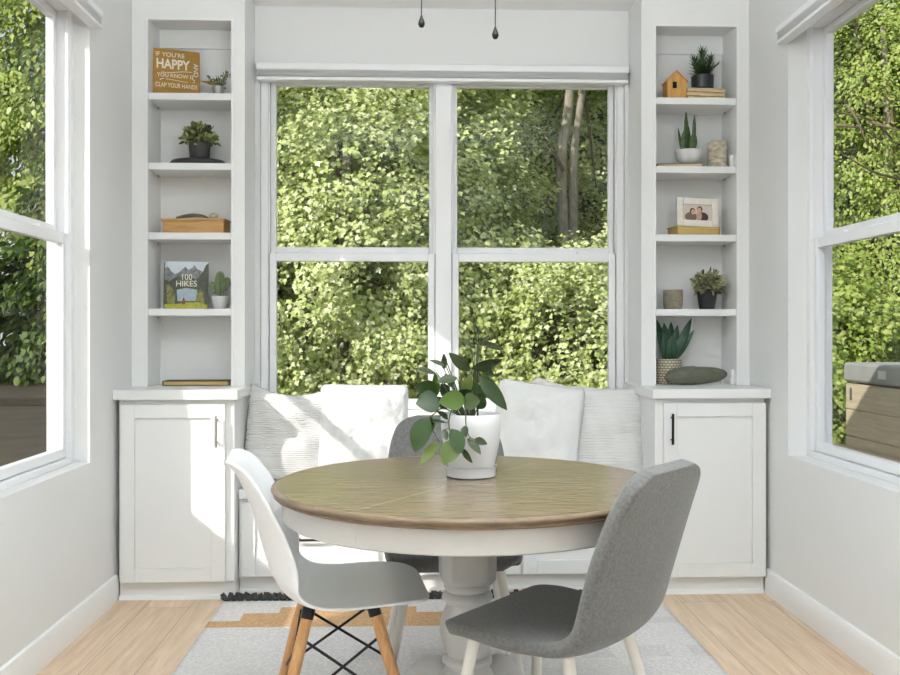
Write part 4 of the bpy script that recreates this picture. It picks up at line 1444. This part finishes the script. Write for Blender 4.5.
def oval_fn(a, b):
    th, ph_ = a * 2 * PI, (b - .5) * PI
    q = abs(math.cos(ph_)) ** 0.8
    return (c.x + 0.150 * q * math.cos(th) * (1 + 0.03 * math.cos(th)), 4.335 + 0.034 * q * math.sin(th), zs + 0.043 + 0.043 * math.sin(ph_) * (1 - .05 * math.cos(th)) + 0.006 * math.cos(th) * math.cos(ph_))


m.grid(oval_fn, 32, rings)
tag(m.build('oval_stone', M['oval'], smooth=80), 'large flat oval grey-green stone lying in front of the patterned pot', 'stone')
m = MB().box(OR1 - 0.022, OR1 - 0.003, 4.305, 4.335, zs, zs + 0.03).box(OR1 - 0.018, OR1 - 0.003, 4.308, 4.332, zs + 0.03, zs + 0.072)
tag(m.build('white_plug', M['label'], bevel=0.003), 'small stepped white plug standing at the end of the oval stone', 'plug')

# ================================================================== CEILING FAN (its pull chains hang into view)
FX, FY = X(458, 2.55), 2.62
o = thing('ceiling_fan', 'ceiling fan whose two dark pull chains hang in front of the back window', 'ceiling fan', (FX, FY, ZC - 0.001))
MB().lathe([(0.07, -0.05), (0.07, -0.02), (0.065, 0)], 24, (FX, FY, ZC - 0.001)).tube([(FX, FY, ZC - 0.05), (FX, FY, ZC - 0.2)], 0.014, 12).build('downrod', M['brown_rail'], o)
MB().lathe([(0.05, -0.36), (0.10, -0.34), (0.115, -0.30), (0.11, -0.24), (0.06, -0.205), (0.02, -0.19)], 32, (FX, FY, ZC)).build('motor_housing', M['brown_rail'], o, smooth=50)
MB().lathe([(0.001, -0.455), (0.06, -0.445), (0.11, -0.415), (0.125, -0.375), (0.12, -0.362), (0.05, -0.3605)], 32, (FX, FY, ZC)).build('light_bowl', M['lampglass'], o, smooth=50)
for k in range(5):
    a = R(20 + 72 * k)
    T = Matrix.Translation((FX, FY, ZC - 0.30)) @ Matrix.Rotation(a, 4, 'Z') @ Matrix.Rotation(R(11), 4, 'X')
    b = MB().prism([(0.17, -0.004), (0.62, -0.004), (0.62, 0.004), (0.17, 0.004)], -0.065, 0.065, T=T)
    bl = b.build('blade', M['brown_rail'], o, bevel=0.003)
    MB().prism([(0.10, -0.006), (0.20, -0.006), (0.20, 0.001), (0.10, 0.001)], -0.02, 0.02, T=T).build('blade_arm', M['brown_rail'], bl)
for u, v in ((421.5, 21), (495.3, 32.5)):
    e = at(u, v, FY - 0.02)
    m = MB().tube([(e.x, e.y, e.z), (e.x, e.y, ZC - 0.345)], 0.0016, 6)
    if abs(e.x - FX) > 0.08:
        m.tube([(e.x, e.y, ZC - 0.345), (FX + 0.09 * (1 if e.x > FX else -1), FY, ZC - 0.33)], 0.0016, 6)
    ch = m.build('pull_chain', M['black'], o)
    MB().lathe([(0.002, 0.016), (0.005, 0.008), (0.009, -0.003), (0.0095, -0.010), (0.006, -0.017), (0.001, -0.019)], 14, (e.x, e.y, e.z)).build('chain_knob', M['black'], ch, smooth=60)

# ================================================================== OUTDOORS
GZ = -0.15
struct(MB().box(-60, 60, -20, 80, GZ - 0.1, GZ).build('ground', M['ground'], smooth=0))
# hot tub
HX0, HY1, HW = 3.57, 7.58, 2.1
o = thing('hot_tub', 'tan panelled hot tub with a grey vinyl cover outside the window', 'hot tub', (HX0 + HW / 2, HY1 - HW / 2, GZ))
m = MB()
zc0, zc1 = 0.745, 0.905
nst = 4
zz = [GZ, 0.06, 0.30, 0.52, zc0 - 0.012]
for i in range(4):
    m.box(HX0, HX0 + HW, HY1 - HW, HY1, zz[i] + 0.003, zz[i + 1] - 0.003)
m.box(HX0 + 0.012, HX0 + HW - 0.012, HY1 - HW + 0.012, HY1 - 0.012, GZ, zc0 - 0.01)
m.build('side_panels', M['tubside'], o, bevel=0.006)
m = MB().box(HX0 - 0.018, HX0 + HW + 0.018, HY1 - HW - 0.018, HY1 + 0.012, zc0, zc1)
cv = m.build('cover', M['tubcover'], o, bevel=0.025, seg=3)
MB().box(HX0 - 0.024, HX0 - 0.019, 6.88, 7.0, zc0 + 0.05, zc0 + 0.115).build('warning_tag', M['label'], cv, smooth=0)
m = MB().box(HX0 - 0.012, HX0 - 0.001, 7.47, 7.49, 0.60, 0.70)
m.build('cover_latch', M['gap'], o, bevel=0.003)
o = thing('tub_step', 'low tan wooden step in front of the hot tub', 'step', (HX0 - 0.35, 6.6, GZ))
MB().box(HX0 - 0.52, HX0 - 0.03, 5.85, 7.60, 0.18, 0.225).build('tread', M['stepwood'], o, bevel=0.006)
MB().box(HX0 - 0.50, HX0 - 0.05, 5.87, 7.58, GZ, 0.179).build('riser', M['stepwood'], o, smooth=0)
m = MB().box(-16, -3.5, 16.5, 16.75, GZ, GZ + 0.14)
tag(m.build('landscape_timber', M['timber'], bevel=0.02), 'dark landscape timber lying across the brown ground in the yard', 'timber')

# ------------------------------------------------------------------ trees
MAPLE = np.array([(0, 0), (.34, .06), (.36, .28), (.58, .52), (.24, .58), (0, 1.0), (-.24, .58), (-.58, .52), (-.36, .28), (-.34, .06)])
OVAL = np.array([(0, 0), (.22, .2), (.30, .45), (.18, .8), (0, 1.0), (-.18, .8), (-.30, .45), (-.22, .2)])


def foliage_mesh(name, mt, seedn, rx, ry, zc, rz, ncl, nleaf, size, tmpl, rc=0.42, hollow=0.5, gaps=()):
    r = np.random.default_rng(seedn)
    d = r.normal(size=(ncl, 3))
    d /= np.linalg.norm(d, axis=1)[:, None]
    lum = 1 + 0.18 * np.sin(d[:, 0] * 5 + seedn) * np.sin(d[:, 2] * 6 + 1.3 * seedn) + 0.12 * np.sin(d[:, 1] * 9 + d[:, 2] * 7)
    rad = (hollow + (1 - hollow) * r.random(ncl) ** 0.6) * lum
    cc = d * rad[:, None] * np.array([rx, ry, rz]) + np.array([0, 0, zc])
    for (gx0, gx1, gz0, gz1, gy) in gaps:
        keep = ~((cc[:, 0] > gx0) & (cc[:, 0] < gx1) & (cc[:, 2] > gz0) & (cc[:, 2] < gz1) & (cc[:, 1] < gy))
        cc, d = cc[keep], d[keep]
    ncl = len(cc)
    up = np.array([0, 0, 1.0])
    nrm = 0.62 * up + 0.62 * d + 0.42 * np.array([-0.64, -0.57, 0.51]) + r.normal(size=(ncl, 3)) * 0.22
    nrm /= np.linalg.norm(nrm, axis=1)[:, None]
    out = d + np.array([0, 0, -0.25])
    out -= (out * nrm).sum(1)[:, None] * nrm
    out /= np.linalg.norm(out, axis=1)[:, None] + 1e-9
    sid = np.cross(nrm, out)
    n = ncl * nleaf
    ci = np.repeat(np.arange(ncl), nleaf)
    ang, rr = r.random(n) * 2 * np.pi, rc * np.sqrt(r.random(n)) * r.uniform(0.6, 1.25, ncl)[ci]
    rad_dir = out[ci] * np.cos(ang)[:, None] + sid[ci] * np.sin(ang)[:, None]
    pos = cc[ci] + rad_dir * rr[:, None] + nrm[ci] * (-(rr / rc) ** 2 * 0.16 + r.normal(size=n) * 0.06)[:, None]
    ln = nrm[ci] + r.normal(size=(n, 3)) * 0.30
    ln /= np.linalg.norm(ln, axis=1)[:, None]
    tip = rad_dir * 0.7 + out[ci] * 0.6 + np.array([0, 0, -0.45]) + r.normal(size=(n, 3)) * 0.3
    tip -= (tip * ln).sum(1)[:, None] * ln
    tip /= np.linalg.norm(tip, axis=1)[:, None] + 1e-9
    sd = np.cross(tip, ln)
    sz = size * r.uniform(0.65, 1.3, n)
    k = len(tmpl)
    tx, ty = tmpl[:, 0], tmpl[:, 1]
    V = pos[:, None, :] + sz[:, None, None] * (sd[:, None, :] * tx[None, :, None] + tip[:, None, :] * ty[None, :, None]
                                               + ln[:, None, :] * (0.25 * np.abs(tx) - 0.18 * ty ** 2)[None, :, None])
    V = V.reshape(-1, 3).astype(np.float32)
    me = bpy.data.meshes.new(name)
    me.vertices.add(n * k)
    me.vertices.foreach_set('co', V.ravel())
    me.loops.add(n * k)
    me.loops.foreach_set('vertex_index', np.arange(n * k, dtype=np.int32))
    me.polygons.add(n)
    me.polygons.foreach_set('loop_start', np.arange(0, n * k, k, dtype=np.int32))
    me.materials.append(mt)
    me.update(calc_edges=True)
    me.validate()
    return me, cc


def tree(name, label, loc, mesh_cc, trunks, rz=0.0, sc=1.0, branches=10, group=None, seedn=0, bare=(), bmin=0.3):
    me, cc = mesh_cc
    o = thing(name, label, 'tree' if 'shrub' not in name else 'shrub', loc, rz, group)
    o.scale = (sc, sc, sc)
    f = bpy.data.objects.new('foliage', me)
    COL.objects.link(f)
    f.parent = o
    m = MB()
    r = random.Random(seedn)
    for pts, r0, r1 in trunks:
        pp = catmull(pts, 5)
        m.tube(pp, [r0 + (r1 - r0) * i / (len(pp) - 1) for i in range(len(pp))], 12)
    m.build('trunk', M['bark'], o, local=True, smooth=60)
    if branches:
        m = MB()
        top = Vector(trunks[0][0][-1])
        bot = Vector(trunks[0][0][0])
        for i in range(branches):
            t = Vector(cc[r.randrange(len(cc))])
            s = bot.lerp(top, r.uniform(bmin, 0.95))
            mid = s.lerp(t, 0.5) + Vector((0, 0, r.uniform(-.1, .25)))
            m.tube(catmull([s, mid, t], 4), [0.03 * (1 - i_ / 9) + 0.006 for i_ in range(9)], 6)
        for pts, r0, r1 in bare:
            pp = catmull(pts, 4)
            m.tube(pp, [r0 + (r1 - r0) * i / (len(pp) - 1) for i in range(len(pp))], 6)
        m.build('branches', M['twig'], o, local=True, smooth=60)
    return o


# dense maple right behind the back window's left pane
fa = foliage_mesh('maple_foliage', M['tree1'], 1, 1.75, 1.5, 2.3, 2.4, 1150, 100, 0.043, MAPLE, 0.27, 0.6)
straight = lambda h, r0=0.09, r1=0.03, dx=0.1: [([(0, 0, 0), (dx * .3, .03, h * .35), (dx, 0, h * .7), (dx * .6, .05, h)], r0, r1)]
tree('leafy_maple_tree', 'dense pale green maple filling the left pane of the back window', (-0.75, 8.9, GZ), fa, straight(4.2), 0.0, 1.0, 16, seedn=1)
# tall maple with the pale forked trunk: foliage kept clear of the trunk on the near side
fb = foliage_mesh('tall_maple_foliage', M['tree1'], 5, 1.9, 1.5, 4.0, 2.6, 760, 96, 0.046, MAPLE, 0.27, 0.45, gaps=((-0.55, 0.6, 1.9, 4.1, 0.3), (-1.1, 0.5, 2.0, 4.7, -0.15)))
tx, ty = X(567, 10.4), 10.4
tree('tall_maple_tree', 'tall maple with a pale forked trunk seen through the right pane', (tx, ty, GZ), fb,
     [([(-0.02, 0, 0), (-0.02, 0, 1.6), (-0.05, 0, 2.6), (-0.06, 0, 3.3), (0.03, 0, 4.0), (0.08, .1, 5.5)], 0.075, 0.045), ([(0.07, 0.03, 0), (0.08, 0.03, 1.8), (0.075, 0.03, 2.8), (0.09, 0.03, 3.4), (0.2, 0.05, 4.2), (0.35, .2, 5.6)], 0.072, 0.035)],
     0, 1.0, 7, seedn=2, bmin=0.72,
     bare=(([(0.15, -0.1, 2.3), (0.5, -0.5, 2.5), (0.9, -0.7, 2.45)], 0.018, 0.006), ([(0.1, -0.1, 1.7), (0.4, -0.4, 2.2), (0.7, -0.6, 2.6)], 0.016, 0.006),
           ([(-0.1, -0.1, 2.9), (-0.5, -0.3, 2.7), (-1.1, -0.5, 2.2)], 0.025, 0.008), ([(-0.05, -0.1, 3.1), (-0.4, -0.3, 3.6), (-0.7, -0.5, 3.9)], 0.02, 0.007)))
# lower bright shrub in front of it
fc = foliage_mesh('shrub_foliage', M['tree1'], 9, 1.15, 0.9, 1.2, 1.15, 330, 100, 0.042, MAPLE, 0.26, 0.5)
tree('leafy_shrub', 'low bright green shrub in front of the forked trunk', (1.42, 8.6, GZ), fc, straight(2.0, 0.05, 0.02), 0.0, 1.0, 10, seedn=3)
# sapling between them near the mullion
fd = foliage_mesh('slim_maple_foliage', M['tree1'], 12, 0.72, 0.75, 2.35, 1.75, 230, 92, 0.045, MAPLE, 0.25, 0.45)
tree('slim_maple_tree', 'slim maple behind the mullion of the back window', (0.42, 8.8, GZ), fd, straight(3.2, 0.06, 0.02, -0.15), 0.0, 1.0, 10, seedn=4)
# backdrop row of darker trees
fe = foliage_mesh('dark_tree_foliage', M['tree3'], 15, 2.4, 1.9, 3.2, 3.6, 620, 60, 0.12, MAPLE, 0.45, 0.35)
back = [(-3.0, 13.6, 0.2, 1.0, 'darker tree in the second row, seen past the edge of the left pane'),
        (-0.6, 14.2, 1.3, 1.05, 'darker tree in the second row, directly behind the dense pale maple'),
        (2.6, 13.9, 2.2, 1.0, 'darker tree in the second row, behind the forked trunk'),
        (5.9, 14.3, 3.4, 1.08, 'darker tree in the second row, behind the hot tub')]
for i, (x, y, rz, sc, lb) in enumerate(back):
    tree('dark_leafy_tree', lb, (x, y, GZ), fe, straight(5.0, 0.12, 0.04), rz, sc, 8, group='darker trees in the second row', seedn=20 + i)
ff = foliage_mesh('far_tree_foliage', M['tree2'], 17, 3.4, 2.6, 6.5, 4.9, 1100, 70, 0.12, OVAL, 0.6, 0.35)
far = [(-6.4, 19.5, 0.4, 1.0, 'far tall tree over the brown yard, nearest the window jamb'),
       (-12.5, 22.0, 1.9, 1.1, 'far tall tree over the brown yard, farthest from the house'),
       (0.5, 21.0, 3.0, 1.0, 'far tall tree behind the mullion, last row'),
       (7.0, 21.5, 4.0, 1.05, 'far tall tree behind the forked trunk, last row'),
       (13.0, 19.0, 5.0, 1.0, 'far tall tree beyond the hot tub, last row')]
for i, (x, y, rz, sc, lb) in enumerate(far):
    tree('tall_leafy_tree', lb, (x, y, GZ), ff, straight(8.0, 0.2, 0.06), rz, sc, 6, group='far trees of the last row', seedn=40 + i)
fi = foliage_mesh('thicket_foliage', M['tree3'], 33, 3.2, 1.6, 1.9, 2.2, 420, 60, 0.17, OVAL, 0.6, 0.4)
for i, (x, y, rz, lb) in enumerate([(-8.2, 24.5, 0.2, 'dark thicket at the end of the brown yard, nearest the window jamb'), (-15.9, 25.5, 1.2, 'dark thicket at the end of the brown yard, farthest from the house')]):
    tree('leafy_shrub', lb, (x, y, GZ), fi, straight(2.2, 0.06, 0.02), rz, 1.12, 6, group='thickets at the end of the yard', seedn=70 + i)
# fine-leaved tree beyond the hot tub, with bare twigs
fg = foliage_mesh('fine_leaf_foliage', M['tree2'], 23, 1.9, 1.9, 3.0, 3.2, 800, 90, 0.046, OVAL, 0.27, 0.45)
tree('fine_leaved_tree', 'fine-leaved tree with bare twigs behind the hot tub', (5.6, 11.0, GZ), fg, straight(5.0, 0.1, 0.03), 0.0, 1.0, 12, seedn=60,
     bare=[([tuple(at(u_, v_, y_) - Vector((5.6, 11.0, GZ))) for u_, v_, y_ in q_], 0.016, 0.005) for q_ in (
         [(900, 150, 10.2), (875, 122, 9.2), (836, 112, 8.9)], [(846, 105, 8.9), (856, 118, 8.8), (869, 150, 8.8)], [(905, 180, 10.0), (874, 172, 9.0), (836, 150, 8.8)],
         [(872, 122, 9.1), (890, 128, 9.0), (912, 132, 9.0)], [(836, 126, 8.9), (860, 128, 9.0), (880, 140, 9.6)])])
m = MB()
fh = foliage_mesh('hedge_shrub_foliage', M['tree2'], 27, 1.2, 0.8, 1.0, 1.05, 420, 90, 0.045, MAPLE, 0.24, 0.5)
tree('leafy_shrub', 'rounded green shrub beside the far corner of the hot tub', (3.9, 9.0, GZ), fh, straight(1.5, 0.05, 0.02), 0.3, 1.0, 8, seedn=61)

# ================================================================== LIGHT
sun_d = bpy.data.lights.new('sun', 'SUN')
sun = bpy.data.objects.new('sun', sun_d)
COL.objects.link(sun)
SUN_DIR = Vector((1.0, 0.90, -0.80)).normalized()
sun.rotation_euler = SUN_DIR.to_track_quat('-Z', 'Y').to_euler()
sun_d.energy = 3.1
sun_d.angle = R(0.53)
sun_d.color = (1.0, 0.96, 0.88)

w = bpy.data.worlds.new('world')
scene.world = w
w.use_nodes = True
nt = w.node_tree
bg = nt.nodes['Background']
sky = nt.nodes.new('ShaderNodeTexSky')
sky.sky_type = 'NISHITA'
sky.sun_disc = False
sky.sun_elevation = R(30.7)
sky.sun_rotation = R(225)
mx = nt.nodes.new('ShaderNodeMix')
mx.data_type = 'RGBA'
mx.inputs['Factor'].default_value = 0.6
mx.inputs['B'].default_value = (4.6, 4.7, 4.8, 1)
nt.links.new(sky.outputs[0], mx.inputs['A'])
nt.links.new(mx.outputs['Result'], bg.inputs['Color'])
bg.inputs['Strength'].default_value = 0.15


def area(name, loc, rot, sx, sy, e, col=(0.88, 0.955, 1.0)):
    d = bpy.data.lights.new(name, 'AREA')
    d.shape, d.size, d.size_y, d.energy, d.color = 'RECTANGLE', sx, sy, e, col
    o = bpy.data.objects.new(name, d)
    COL.objects.link(o)
    o.location, o.rotation_euler = loc, rot
    return o


# added unseen fill lights facing up, brightening the room off its ceiling
area('fill_light', (0.1, 1.6, 2.1), (PI, 0, 0), 1.2, 0.9, 90)
area('fill_light', (0.1, -2.0, 1.9), (PI, 0, 0), 1.4, 1.2, 60)

scene.cycles.use_denoising = True
scene.cycles.max_bounces = 10
scene.cycles.diffuse_bounces = 5
scene.cycles.transparent_max_bounces = 24
scene.cycles.sample_clamp_indirect = 6.0
scene.view_settings.view_transform = 'Standard'
scene.view_settings.look = 'None'
scene.view_settings.gamma = 1.0
scene.view_settings.use_curve_mapping = False
scene.view_settings.exposure = 0.30
